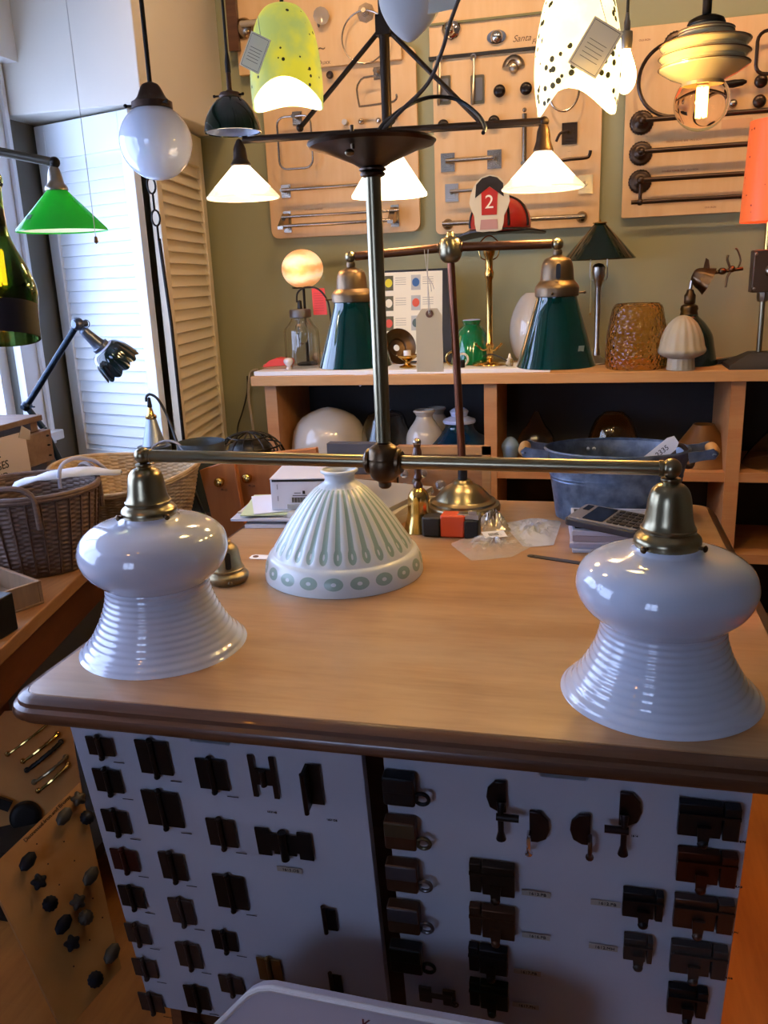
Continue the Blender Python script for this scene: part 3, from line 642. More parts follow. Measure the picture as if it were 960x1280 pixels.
# green cone table lamp on nickel stem
X=aY(745,455,3.2).x
gt=thing('table_lamp','nickel stick table lamp with a dark green glass cone shade and pull chain','lamp',(X,3.2,ST))
dgm=mat('dark_green_glass','02170f',.06,coat=.5)
M().lathe(sp2([(0,ST),(.045,ST),(.047,ST+.006),(.03,ST+.016),(.012,ST+.03)],2)+vp(X,3.2,[(4,438),(3,434),(3.5,360),(4.5,355),(6,350),(8,344),(8,334),(5,330),(0,329)]),(X,3.2,0),24).build('lamp_body',nickel,gt,world=True)
zr=zrow(X,3.2,324); zt2=zrow(X,3.2,279)
L=[(.018,zt2),(.022,zt2-.004),(.126,zr+.003),(.128,zr)]
M().shell(L,.003,(X,3.2,0),56).build('glass_shade',dgm,gt,world=True)
for s in (-1,1): M().tube(smoothp([(X,3.2,zrow(X,3.2,352)),(X+s*.026,3.2,zrow(X,3.2,349)),(X+s*.030,3.2,zrow(X,3.2,335)),(X+s*.022,3.2,zt2-.02),(X+s*.004,3.2,zt2)],4),.002,8).build('harp_wire',nickel,gt,world=True)
M().lathe([(0,zt2+.012),(.003,zt2+.012),(.004,zt2+.006),(.024,zt2+.003),(.026,zt2),(.02,zt2-.002)],(X,3.2,0),24).build('cap',brassl,gt,world=True)
M().cyl((X-.026,3.18,zr-.01),(X-.026,3.18,zrow(X,3.2,392)),.0006).ball((X-.026,3.18,zrow(X,3.2,392)),.004,8).build('pull_chain',brassl,gt,world=True)
# amber crackle shade
amc=mat('amber_crackle_glass','f9d894',.02,trans=1,ior=1.4); n=NB(amc); n.bump(n.vor(75),1.,.004)
std('crackle_glass_lampshade','amber crackle glass shade standing upside down on the birch worktop','lamp shade',794,3.04,[(26,379),(28,381),(31,386),(36,415),(37.5,438),(37,455),(35,460)],amc,ST,smooth=2,seg=96)
# frosted ribbed shade in front of dark green bracket lamp
frm=mat('frosted_glass','b9b29c',.4,trans=.3,ior=1.3)
std('frosted_glass_lampshade','frosted ribbed art deco glass shade on its fitter neck at the worktop edge','lamp shade',851,2.97,[(2,394),(8,396),(17,404),(24,418),(27,432),(29,437),(27,442),(17,447),(16,449),(17,453)],frm,ST,smooth=2,seg=160,mod=lambda r,z,a,j:r*(1+.015*math.cos(16*a)))
X=aY(858,447,3.13).x
br=thing('bracket_lamp','dark green bell shade with antique bronze wall bracket arm resting on the worktop','lamp',(X,3.13,ST))
M().shell(sp2(vp(X,3.13,[(11,393),(12,396),(20,404),(29,418),(32,432)])+[(33*.0031,ST+.001)],3),.003,(X,3.13,0),40).build('bell_shade',mat('greenish_black_glass','101f1c',.15,coat=.5),br,world=True)
M().lathe(sp2(vp(X,3.13,[(0,361),(4,362),(5,366),(7,369),(7,378),(6,380),(10,382),(11,386),(10,389),(11,394),(0,395)]),1),(X,3.13,0),28).build('socket',brassd,br,world=True)
zz=zrow(X,3.13,361)
M().tube(smoothp([(X,3.13,zz),(X+.004,3.13,zz+.03),(X+.014,3.13,zz+.045),aY(870,346,3.13)],4),.006,10).build('arm',nickel,br,world=True)
c=aY(866,345,3.13); d=Vv(.72,0,-.35).normalized()
M().lathe(sp2([(.004,0),(.02,.005),(.034,.03),(.036,.04),(.045,.062)],3),c-d*.002+Vv(0,0,.006),32,align(d),mod=lambda r,z,a,j:r*(1+.06*math.cos(6*a))).build('cast_cup',brassd,br,world=True)
c2=aY(885,342,3.13)
M().cyl(c2,c2+Vv(.11,0,.012),.006).ball(c2+Vv(.045,0,.006),.015,16,.8).ball(c2+Vv(.075,0,.012),.012,14).build('joint',brassd,br,world=True)
c=aY(913,338,3.13)
M().tube(smoothp([c+Vv(-.012,0,-.055),c+Vv(-.008,0,-.02),c,c+Vv(-.012,0,.035),c+Vv(-.01,0,.05)],3),.004,8).tube(smoothp([c+Vv(.02,0,-.0),c+Vv(.03,0,.03),c+Vv(.018,0,.065),c+Vv(.01,0,.07)],3),.003,8).build('wing_screws',brassd,br,world=True)
M().prism([(-.02,-.0),(.014,.0),(.004,.055),(-.006,.062),(-.012,.03)],.006,frame((1,0,0),(0,0,1),(0,-1,0),aY(883,346,3.13))).build('cast_leaf',brassd,br,world=True)
# industrial lamp with orange tube shade
X=aY(948,445,3.02).x
il=thing('industrial_lamp','industrial lamp with switch box on a rod and orange perforated tube shade','lamp',(X,3.02,ST))
bs=M(); bs.add([(X-.10,2.94,ST),(X+.10,2.94,ST),(X+.10,3.1,ST),(X-.10,3.1,ST),(X-.098,2.945,ST+.012),(X+.098,2.945,ST+.012),(X+.098,3.095,ST+.012),(X-.098,3.095,ST+.012),(X-.03,2.99,ST+.05),(X+.03,2.99,ST+.05),(X+.03,3.05,ST+.05),(X-.03,3.05,ST+.05)],[(3,2,1,0),(0,1,5,4),(1,2,6,5),(2,3,7,6),(3,0,4,7),(4,5,9,8),(5,6,10,9),(6,7,11,10),(7,4,8,11),(8,9,10,11)])
bs.build('cast_base',mat('cast_iron','2b2a2c',.55,.4,bump=(80,.3)),il,world=True)
zb=zrow(X,3.02,365); zt3=zrow(X,3.02,312)
M().cyl((X,3.02,ST+.045),(X,3.02,zb),.0085).build('lower_rod',brass,il,world=True)
M().lathe([(0,zb-.03),(.016,zb-.03),(.02,zb-.02),(.02,zb),(0,zb)],(X,3.02,0),8).build('hex_nut',nickel,il,world=True)
M().b2((X-.043,2.985,zb),(X+.05,3.05,zt3)).build('switch_box',mat('bronze_box','54453a',.45,.7),il,world=True,bevel=.004)
M().lathe(sp2([(0,.016),(.012,.014),(.02,.004),(.02,0)],2),(X+.012,2.984,(zb+zt3)/2),20,rx(PI/2)).build('dial',nickel,il,world=True)
for dx,dz in ((-.034,.01),(-.034,-.01)):
    pass
m=M()
for dx in (-.036,.04):
    for z in (zb+.012,zt3-.012): m.ball((X+dx,2.984,z),.005,10)
m.build('box_screws',nickel,il,world=True)
zsb=zrow(X-.01,3.02,277); zst=zrow(X-.01,3.02,150)
M().cyl((X,3.02,zt3),(X,3.02,zsb+.10),.010,.010).build('upper_rod',brassl,il,world=True)
orm=mat('orange_shade','e8602c',.45); n=NB(orm)
v=n.vor(38); hole=n.f('LESS_THAN',v,.13); n.base(n.mix(hole,'f07038','8a1c10')); nn=n.mix(hole,'f2672e','7a1508'); n.emis(nn,.25)
rr=44*proj(Vv(X,3.02,1.8))[2]/F*.82
M().shell([(rr*.92,zst),(rr*1.04,zsb)],.0015,(X+.005,3.02,0),56).build('tube_shade',orm,il,world=True)
plight('orange_bulb',(X,3.02,(zsb+zst)/2),1.2,'ff9a50',.03,il)
o=M().prism([(0,0),(.09,.01),(.094,.028),(.005,.014)],.04,XZ).build('black_bracket',blackm); c=aY(897,444,3.1); o.location=(c.x,3.14,ST+.002); tag(o,'flat black metal bracket lying left of the cast iron lamp base','bracket')
# cables on the wall left of the shelf
o=pxpath([(322,462,3.3),(314,465,3.32),(311,480,3.33),(311,500,3.33),(314,520,3.33),(317,545,3.32),(318,600,3.25)],.0055,'white_cable',mat('white_cable','b8ad98',.5),None); tag(o,'cream white cable hanging down the wall beside the shelf end','cable')
o=pxpath([(309,470,3.34),(309,490,3.34),(303,515,3.34),(297,535,3.34),(296,570,3.3)],.003,'black_cable',cordm,None); tag(o,'thin black cable hanging on the wall left of the cream cable','cable')
# ------------------------------------------------------------------ hardware display boards on the back wall
BY=3.335
def bz(x,y,Y=BY): p=aY(x,y,Y); return p.x,p.z
boards={}
def board(key,x0,z0,x1,z1,label,r=.015,Y=BY,th=.018):
    t=thing('display_board',label,'display board',((x0+x1)/2,Y,(z0+z1)/2),(0,0,0),'plywood hardware boards on the back wall')
    M().prism(rrect(x1-x0,z1-z0,r,5),th,XZ,z0=-th).build('board_panel',boardw,t,bevel=.0015)
    boards[key]=(t,x0,z0,x1,z1); return t
_,zA0=bz(400,86); xA0=bz(299,60)[0]; xA1=bz(503,60)[0]
_,zB0=bz(430,294); xB0=bz(333,200)[0]; xB1=bz(523,200)[0]; zBt=zA0+.045
xC0=bz(543,200)[0]; xC1=bz(751,200)[0]; zC0=bz(650,288)[1]; zD=bz(620,63)[1]
xE0=bz(781,150)[0]; zE0=bz(850,269)[1]; zE1=bz(870,26)[1]
bA=board('A',xA0,zA0,xA1,ZC-.35,'upper left plywood board behind the green mottled lamp, with big round towel ring',.004,BY-.02)
bB=board('B',xB0,zB0,xB1,zBt,'rounded plywood board behind the tall brass stem with square towel ring',.03)
bC=board('C',xC0,zC0,xC1,zD-.008,'plywood board behind the fire helmet with black knobs, latches and square ended rails',.02)
bD=board('D',xC0-.01,zD,xC1-.01,ZC-.35,'narrow plywood board above the latch board with two chrome fittings',.004)
bE=board('E',xE0,zE0,1.02,zE1,'right hand plywood board with dark rosette towel rails behind the ringed ceramic lamp',.006)
M().b2((xC0-.012,BY-.012,zD-.012),(xC1-.012,BY+.018,zD-.002)).build('dark_ledge',blackm,bD,world=True)
z_=bz(620,23)[1]; M().b2((xC0-.01,BY-.01,z_-.003),(xC1-.01,BY,z_+.004)).build('glass_ledge',mat('ledge_green','7c7a52',.2),bD,world=True)
darkb=mat('dark_bronze_rail','493c33',.35,.9); satin=mat('satin_rail','a89a88',.25,1)
GH='metal fittings mounted on the plywood boards'
def esc(m,kind,c,s,d=Vv(0,-1,0)):
    c=Vector(c)
    if kind=='square':
        for k,(f,h) in enumerate(((1,.006),(.78,.011),(.52,.016))): m.b2((c.x-s*f,BY-h,c.z-s*f*1.25),(c.x+s*f,BY,c.z+s*f*1.25))
        m.cyl((c.x,BY,c.z),(c.x,BY-.055,c.z),.008)
    elif kind=='rosette':
        m.lathe(sp2([(0,.020),(s*.3,.019),(s*.55,.012),(s*.85,.010),(s,.004),(s,0)],3),(c.x,BY,c.z),72,rx(PI/2),mod=lambda r,z,a,j:r*(1+(.03*math.cos(24*a) if r>s*.6 else 0)))
        m.cyl((c.x,BY,c.z),(c.x,BY-.05,c.z),.010); m.ball((c.x,BY-.055,c.z),.0135,16)
    elif kind=='round':
        m.lathe(sp2([(0,.016),(s*.5,.015),(s,.004),(s,0)],2),(c.x,BY,c.z),28,rx(PI/2)); m.cyl((c.x,BY,c.z),(c.x,BY-.058,c.z),.008)
    return m
def rail(name,label,p1,p2,kind,s,mt,r=.0065,ends=(1,1),over=0):
    """towel rail between two pixels measured at rail depth"""
    a=aY(*p1,BY-.055); b=aY(*p2,BY-.055)
    t=thing(name,label,'towel rail',((a+b)/2).to_tuple()[:1]+(BY,(a.z+b.z)/2),(0,0,0),GH)
    z=(a.z+b.z)/2
    M().cyl((a.x-over,BY-.055,z),(b.x+over,BY-.055,z),r).build('rod',mt,t,world=True)
    for e,q in zip(ends,(a,b)):
        if e: esc(M(),kind,(q.x,0,z),s).build('end_bracket',mt,t,world=True)
    return t
# board B
def ringh(label,x,y,w,h,mt,kind='square',s=.02,r=.004,rr=.02,shape='rect',name='towel_ring'):
    """ring hanging from an escutcheon at px(x,y); w,h in metres"""
    c=aY(x,y,BY); t=thing(name,label,'towel ring',(c.x,BY,c.z),(0,0,0),GH)
    esc(M(),kind,c,s).build('escutcheon',mt,t,world=True)
    if shape=='rect': pts=[Vv(c.x+p[0],BY-.05,c.z-h/2+p[1]) for p in rrect(w,h,rr,4)]
    else: pts=[Vv(c.x+w/2*math.sin(2*PI*i/40),BY-.05,c.z-h/2+h/2*math.cos(2*PI*i/40)) for i in range(40)]
    M().tube(pts,r,8,closed=True).build('ring',mt,t,world=True); return t
ringh('square wire towel ring in nickel on the lower left board',372,148,.135,.185,satin,'square',.019,.004,.03)
def shade_px(x,y,Y=BY): return aY(x,y,Y)
rail('towel_rail','upper single nickel rail, partly hidden by the white glowing cone shade',(352,240),(490,226),'square',.019,satin,ends=(1,1))
t=rail('towel_rail','lower nickel double towel rail of the rounded board',(352,272),(499,262),'none',.019,satin,.0055,ends=(0,0))
a=aY(351,283,BY-.085); b=aY(488,275,BY-.085); z=(a.z+b.z)/2
M().cyl((a.x,BY-.085,z),(b.x,BY-.085,z),.0065).build('front_rod',satin,t,world=True)
for q in (a,b):
    s=M(); pts=[(0,0),(.028,.0),(.085+.008,-.05),(.085+.008,-.062),(.078,-.062),(.0,-.045)]
    s.prism([(p[0],p[1]) for p in pts],.022,frame((0,-1,0),(0,0,1),(1,0,0),(q.x-.011,BY,z+.05)))
    s.b2((q.x-.016,BY-.006,z-.02),(q.x+.016,BY,z+.06)); s.build('end_bracket',satin,t,world=True)
# hexagon/paper holder rod on board B upper right
t=thing('paper_holder','bent wire paper holder on the rounded board beside the dark stem','holder',(aY(471,92,BY).x,BY,aY(471,92,BY).z),(0,0,0),GH)
esc(M(),'square',aY(473,92,BY),.017).build('escutcheon',satin,t,world=True)
M().tube(smoothp([aY(*p,BY-.05) for p in ((470,95),(455,97),(449,103),(446,112),(449,131),(452,133),(475,130),(492,127),(496,121),(495,118))],2),.004,8).build('bent_rod',satin,t,world=True)
def knob(label,x,y,r,mt,kind='round',name='knob',g='small knobs on the plywood boards'):
    c=aY(x,y,BY)
    if kind=='round': o=M().lathe(sp2([(0,.030),(r*.6,.029),(r,.022),(r*.95,.016),(r*.45,.011),(r*.5,.004),(r*.7,0)],3),(0,0,0),24,rx(PI/2))
    elif kind=='ball': o=M().ball((0,-.02,0),r,18).cyl((0,0,0),(0,-.016,0),r*.45)
    elif kind=='cylinder': o=M().lathe([(0,.03),(r,.03),(r,.004),(r*.7,.0),(0,0)],(0,0,0),20,rx(PI/2))
    elif kind=='cup': o=M().lathe([(0,.004),(r*.5,.006),(r*.55,.012),(r,.014),(r,.02),(r*.9,.02),(0,.01)],(0,0,0),24,rx(PI/2))
    elif kind=='shell': o=M().lathe(sp2([(0,.02),(r*.5,.018),(r,.006),(r,0)],3),(0,0,0),48,rx(PI/2),mod=lambda q,z,a,j:q*(1+.06*math.cos(12*a)))
    o=o.build(name,mt); o.location=(c.x,BY,c.z); tag(o,label,'knob',g); return o
for x,lab in ((433,'first, frosted cylinder'),(453,'second, nickel ball'),(475,'third, dark chrome'),(496,'fourth, blue glinting chrome')):
    i=(433,453,475,496).index(x)
    knob(lab+' knob in the row above the bronze canopy',x,[154,153,152,149][i],[.010,.011,.012,.010][i],[mat('frosted_knob','b8b2a6',.4),satin,chrome,chrome][i],['cylinder','round','ball','ball'][i])
# board A
t=ringh('large round towel ring on the upper left board behind the dark lamp stem',459,18,.172,.172,satin,'round',.026,.003,shape='round')
M().lathe(sp2([(0,.05),(.012,.048),(.026,.03),(.034,.02),(.034,.016)],3),(0,0,0),8,rx(PI/2)).build('crystal',mat('ring_crystal','d8d0c2',.05,trans=.7),t)
g=thing('knob','faceted crystal cup knob with nickel back plate on the upper left board','knob',(aY(402,22,BY-.02).x,BY-.02,aY(402,22,BY-.02).z),(0,0,0),'small knobs on the plywood boards')
M().prism([(.006*math.cos(a)*1.1,.032*math.sin(a)) for a in [i*PI/8 for i in range(16)]],.006,frame((1,0,0),(0,0,1),(0,-1,0),(-.012,0,0))).build('back_plate',satin,g)
M().lathe(sp2([(.006,0),(.01,.01),(.026,.034),(.028,.038),(.0,.032)],2),(-.008,0,0),12,align((.5,-1,-.1)),).build('crystal_cup',mat('smoky_crystal','cfc4b4',.05,trans=.5),g)
g=thing('wall_bracket','round nickel bracket with short glass bar at the left end of the upper board','bracket',(aY(305,36,BY-.02).x,BY-.02,aY(305,36,BY-.02).z),(0,0,0),GH)
M().lathe(sp2([(0,.024),(.02,.022),(.036,.008),(.037,0)],2),(0,0,0),28,rx(PI/2)).build('rosette',satin,g)
M().cyl((0,-.03,.008),(.14,-.03,.008),.011).build('bar',mat('glass_bar','c8c0b0',.15,trans=.4),g)
knob('small dark round grille knob at the bottom of the upper left board',414,95,.0135,darkb,'cup')
def bt(s,x,y,size,par,col='6a4f35',sh=0,Y=None):
    Y=Y or BY; c=aY(x,y,Y); o=text(s,size,XZ,mat('board_print_'+col,col,.7),None,ext=.0003,shear=sh); o.parent=par; o.location=Vv(c.x,Y-.0006,c.z)-par.location; return o
bt('Duxx',405,78,.022,bA,Y=BY-.02); bt('~',402,60,.05,bA,Y=BY-.02)
bt('Santa',652,48,.030,bD,sh=.4); bt('Fe',668,52,.022,bD,sh=.4)
for x,y,s in ((392,232,'SATIN NICKEL  TOWEL BAR'),(392,262,'SATIN NICKEL  TOWEL BAR')): bt(s,x,y,.006,bB,'8a6c48')
for x,y in ((555,173),(557,218),(563,257),(626,130),(658,128),(555,136),(598,132),(712,189)): bt('-----',x,y,.008,bC,'8a6c48')
for x,y,s in ((845,52,''),(855,176,'SINGLE TOWEL BAR   OLD IRON'),(850,213,'DOUBLE TOWEL BAR   OLD IRON'),(806,50,'OLD IRON'),(888,259,'OLD IRON')):
    if s: bt(s,x,y,.008,bE,'8a4f35')
bt('SINGLE ROBE HOOK',930,139,.009,bE,'4a3020')
# board D chrome fittings
g=thing('chrome_hook','chrome round robe hook at the left end of the narrow top board','hook',(aY(564,37,BY).x,BY,aY(564,37,BY).z),(0,0,0),GH)
M().lathe(sp2([(0,.02),(.02,.018),(.034,.006),(.035,0)],3),(0,0,0),28,rx(PI/2),mod=lambda r,z,a,j:r*(1+.04*math.cos(8*a))).build('rosette',chrome,g)
M().ball((0,-.032,-.012),.016,16).ball((0,-.028,.01),.011,14).build('hook_ball',chrome,g)
g=thing('chrome_latch','oval chrome edge pull beside the script lettering on the narrow top board','latch',(aY(621,47,BY).x,BY,aY(621,47,BY).z),(0,0,0),GH)
M().lathe([(0,.012),(.034,.010),(.036,.004),(.036,0)],(0,0,0),32,rx(PI/2),sy=1).build('oval_plate',chrome,g).scale=(1,1,.68)
M().lathe(sp2([(0,.026),(.014,.022),(.022,.012)],2),(0,0,0),24,rx(PI/2)).build('thumb_piece',chrome,g)
# board C
for x,y,l in ((625,115,'left black knob of the upper pair beneath the nickel half cup'),(658,112,'right black knob of the upper pair beneath the nickel half cup'),(555,158,'left black knob behind the dark bar of the hanging lamp'),(618,153,'right black knob behind the dark bar of the hanging lamp')):
    knob(l,x,y,.021,mat('black_knob','221b18',.25,.3),'round')
g=thing('cup_pull','small nickel half round cup pull above the two black knobs','pull',(aY(642,80,BY).x,BY,aY(642,84,BY).z),(0,0,0),GH)
M().lathe(sp2([(.014,.012),(.022,.018),(.034,.012),(.040,.004),(.040,0)],2),(0,0,0),32,rx(PI/2),a0=0,a1=PI).build('cup',nickel,g)
M().lathe(sp2([(0,.022),(.012,.02),(.016,.01),(.016,0)],2),(0,0,-.004),20,rx(PI/2)).build('lens',nickel,g)
def latch(label,x,y,r):
    c=aY(x,y,BY); g=thing('casement_latch',label,'latch',(c.x,BY,c.z),(0,0,0),GH)
    M().prism(rrect(.05,.095,.004,2),.006,XZ).build('back_plate',brass,g)
    M().prism(rrect(.036,.075,.004,2),.010,XZ).build('raised_plate',nickel,g)
    M().tube([(-.012,-.012,.10),(-.012,-.018,.05),(-.014,-.03,.0),(-.016,-.035,-.055)],[.004,.004,.007,.004],8).build('lever',nickel,g)
    M().ring((-.013,-.012,.105),.009,.003,rx(PI/2),16,6).build('lever_ring',nickel,g)
latch('left casement latch, behind the curving black cord',555,113,1); latch('right casement latch with brass plate on the latch board',597,112,1)
def hinge_side(m,c): pass
g=thing('bolt_rod','slim upright nickel bolt rod on the latch board beside the glowing ribbed cone','bolt',(aY(656,172,BY).x,BY,aY(656,172,BY).z),(0,0,0),GH)
a=aY(655,142,BY-.02); b=aY(655,202,BY-.02)
M().cyl((0,-.02,a.z-g.location.z),(0,-.02,b.z-g.location.z),.009).build('rod',satin,g); M().ball((0,-.02,a.z-g.location.z+.012),.008,14).b2((-.012,-.03,b.z-g.location.z-.01),(.012,0,b.z-g.location.z)).build('end_fittings',satin,g)
g=thing('robe_hook','black square plate with curved hook to the right of the ribbed cone shade','hook',(aY(712,167,BY).x,BY,aY(712,167,BY).z),(0,0,0),GH)
m=M()
for f,h in ((1,.006),(.75,.012),(.5,.018)): m.b2((-.027*f,-h,-.036*f),(.027*f,0,.036*f))
m.build('back_plate',darkb,g); M().tube(smoothp([(0,-.015,0),(-.005,-.05,.0),(-.03,-.055,-.004),(-.045,-.05,-.03)],4),.005,8).build('hook_arm',darkb,g)
g=thing('bent_hook','long dark bent hook rod lying right of the ribbed cone shade','hook',(aY(720,198,BY).x,BY,aY(720,198,BY).z),(0,0,0),GH)
o=M().tube(smoothp([aY(*p,BY-.04) for p in ((690,203),(712,199),(733,197),(737,193),(738,188))],3),.006,8).build('hook_rod',darkb,g,world=True)
rail('towel_rail','short nickel rail with two square end plates on the latch board',(557,202),(616,196),'square',.026,satin,.0075)
rail('towel_rail','long dark rail with square end plates passing behind the glowing ribbed cone',(562,238),(732,230),'square',.025,nickel,.006)
rail('towel_rail','long plain nickel rail with round end caps passing behind the fire helmet',(557,280),(727,270),'round',.020,satin,.0085,over=.012)
ringh('round towel ring showing under the white speckled lamp',706,88,.105,.14,satin,'round',.018,.004,shape='round')
# board E
for x,y,l in (((803,152),(1010,132),'top dark rail with fluted rosette on the right board'),((802,190),(1010,174),'middle dark rail with fluted rosette on the right board'),((801,226),(1010,211),'third dark rail with fluted rosette and a lower bar on the right board')):
    t=rail('towel_rail',l,x,y,'rosette',.040,darkb,.0085)
q=aY(800,254,BY-.055); q2=aY(1010,239,BY-.055); z=(q.z+q2.z)/2; qa=aY(801,226,BY-.055)
M().cyl((qa.x,BY-.055,z),(q2.x,BY-.055,z),.0075).build('lower_rod',darkb,t,world=True)
M().cyl((qa.x,BY-.055,z),(qa.x,BY-.055,qa.z-.012),.006).ball((qa.x,BY-.055,z),.012,14).cyl((qa.x-.03,BY-.055,z),(qa.x,BY-.055,z),.007).build('drop_post',darkb,t,world=True)
t=ringh('large dark towel ring with rosette behind the ringed ceramic lamp',845,55,.24,.235,darkb,'rosette',.040,.0065,shape='round')
t.location.x+=-.0
ringh('squarish dark towel ring at the right edge of the picture',985,40,.20,.13,darkb,'rosette',.03,.006,.03)
for x,y,l in ((950,103,'upper right dark knob of the four beside the clear bulb'),(948,128,'lower right dark knob of the four beside the clear bulb')): knob(l,x,y,.021,darkb,'round')
knob('small nickel knob just right of the clear globe bulb',915,131,.015,satin,'ball')
g=thing('lever_pull','short black lever pull pointing right beside the clear globe bulb','pull',(aY(915,107,BY).x,BY,aY(915,107,BY).z),(0,0,0),GH)
M().tube([(-.03,-.03,0),(0,-.03,0),(.03,-.03,.002),(.042,-.03,.003)],[.010,.013,.010,.004],12).build('lever',iron,g); M().cyl((-.02,0,0),(-.02,-.03,0),.008).build('post',iron,g)
c=aY(925,152,BY); o=M().prism([(0,0),(.10,0),(.10,.03),(0,.03)],.001,XZ).build('paper_label',mat('label_tan','d0a070',.7)); o.location=Vv(c.x-.06,BY,c.z-.02)-bE.location; o.parent=bE
# brown timber strip at the top of the soffit corner
p=aY(288,20,3.30); o=M().b2((p.x-.012,3.29,p.z-.12),(p.x+.028,3.31,ZC-.01)); o=o.build('trim_3',cherry); struct(o)
# ------------------------------------------------------------------ hanging lamps
def translm(name,col,ec=None,es=0.,tw=.5,speck=None):
    if name in _mc: return _mc[name]
    m=mat(name,col,.5); nt=m.node_tree; b=nt.nodes['Principled BSDF']; out=[n for n in nt.nodes if n.type=='OUTPUT_MATERIAL'][0]
    tr=nt.nodes.new('ShaderNodeBsdfTranslucent'); tr.inputs[0].default_value=lin(col); mx=nt.nodes.new('ShaderNodeMixShader'); mx.inputs[0].default_value=tw
    nt.links.new(b.outputs[0],mx.inputs[1]); nt.links.new(tr.outputs[0],mx.inputs[2]); nt.links.new(mx.outputs[0],out.inputs[0])
    if speck: speck(m,tr,b)
    if ec: b.inputs['Emission Color'].default_value=lin(ec); b.inputs['Emission Strength'].default_value=es/(1-tw)
    return m
CEI=ZC
# white glass globe
X,Y=aY(195,178,2.05).x,2.05; gz=aY(195,178,Y).z; gr=44.5*proj(Vv(X,Y,gz))[2]/F
t=thing('globe_pendant','white glass globe pendant lamp with dark bronze fitter hanging before the shutters','pendant lamp',(X,Y,gz))
M().ball((X,Y,gz),gr,48).build('glass_globe',opal,t,world=True)
M().lathe(sp2(vp(X,Y,[(1.5,101),(4,103),(10,106),(14,113),(18,122),(24,128)]),3)+vp(X,Y,[(25,128),(25,136),(23,137)]),(X,Y,0),40).build('fitter',mat('fitter_bronze','3a2a22',.4,.8),t,world=True)
zf=zrow(X,Y,102)
M().cyl((X,Y,zf),(X,Y,CEI),.0055).build('stem',iron,t,world=True)
for a in (200,330): 
    a=math.radians(a); d=Vv(math.cos(a),math.sin(a),0); c=Vv(X,Y,zrow(X,Y,132))+d*.05
    M().cyl(c,c+d*.014,.0025).ball(c+d*.014,.005,10).build('thumb_screw',iron,t,world=True)
# dark green dome pendant
X,Y=aY(290,150,1.85).x,1.85
t=thing('dome_pendant','small dark green dome pendant lamp with brown socket left of the green mottled lamp','pendant lamp',(X,Y,zrow(X,Y,165)))
M().shell(sp2(vp(X,Y,[(8,121),(13,122),(22,130),(30,143),(34,155),(35.5,166)]),3),.002,(X,Y,0),48).build('dome_shade',dgm,t,world=True)
M().lathe(sp2([(r*.97,z) for r,z in vp(X,Y,[(9,123),(20,131),(29,145),(34,165)])],2),(X,Y,0),40).build('white_lining',mat('enamel_lining','a9b0c4',.3),t,world=True)
M().lathe(vp(X,Y,[(2,84),(3,86),(3,112),(5,114),(12,116),(14,120),(13,123),(0,123)]),(X,Y,0),24).build('socket',mat('brown_socket','4c3526',.5,.5),t,world=True)
M().cyl((X,Y,zrow(X,Y,86)),(X,Y,CEI),.003).lathe([(0,.04),(.006,.0),(.006,-.02),(0,-.02)],(X,Y,zrow(X,Y,78)),10).build('cord',cordm,t,world=True)
for a in (195,345):
    a=math.radians(a); d=Vv(math.cos(a),math.sin(a),0); c=Vv(X,Y,zrow(X,Y,120))+d*.024
    M().cyl(c,c+d*.01,.002).ball(c+d*.01,.0035,8).build('thumb_screw',iron,t,world=True)
# bright green cone on wall arm
X,Y=aY(74,260,1.72).x,1.72
t=thing('arm_lamp','bright green glass cone shade on a bronze arm reaching in from the left','lamp',(X,Y,zrow(X,Y,288)))
bgm=translm('green_glass_daylight_glow','2fae3c','24b43a',.12,.5)  # faint emission stands in for daylight shining through the glass
bgm.node_tree.nodes['Principled BSDF'].inputs['Roughness'].default_value=.1
M().shell(vp(X,Y,[(11,237),(12,238),(54,286),(55,289)]),.0015,(X,Y,0),56).build('cone_shade',bgm,t,world=True)
M().lathe(vp(X,Y,[(10.5,239),(52.5,287.5)]),(X,Y,0),48).build('white_lining',translm('lining_daylight_glow','e9efe6','ffffff',.18,.5),t,world=True)  # slight glow put in for the daylight inside the cone
M().lathe(sp2(vp(X,Y,[(0,204),(3,205),(5,209),(7,213),(9,222),(10,229),(13,233),(14,238),(11,239)]),2),(X,Y,0),28).build('shade_holder',nickel,t,world=True)
a=aY(68,203,Y); b=aY(-30,184,Y-.05)
M().tube([b,a,Vv(X,Y,zrow(X,Y,208))],.0095,12).build('arm',mat('grey_bronze','57544c',.35,.8),t,world=True)
M().ball(a,.012,14).build('elbow',iron,t,world=True)
plight('green_cone_fill',(X,Y,zrow(X,Y,272)),.5,'fff0d8',.02,t)  # added fill light inside the cone, standing in for daylight
c=aY(63,275,Y-.1); o=M().prism([(-.008,-.005),(.008,-.005),(.008,.006),(-.008,.006)],.0008,frame((.94,-.34,0),(.2,.5,.8),(-.3,-.8,.5),Vv(X,Y,zrow(X,Y,273))+Vv(-.028,-.071,0))).build('dark_sticker',mat('sticker_dark','1e5a2c',.5),t,world=True)
# pull thread
X,Y=aY(105,180,1.6).x,1.6
t=thing('pull_cord','thin pale pull cord with a little weight hanging in front of the shutter','cord',(X,Y,zrow(X,Y,300)))
M().cyl((X,Y,zrow(X,Y,298)),(X,Y,CEI),.0008,seg=6).build('thread',mat('thread','b8b4ac',.7),t,world=True)
M().lathe([(0,.008),(.003,.006),(.0045,-.004),(0,-.008)],(X,Y,zrow(X,Y,300)),12).build('weight',brassd,t,world=True)
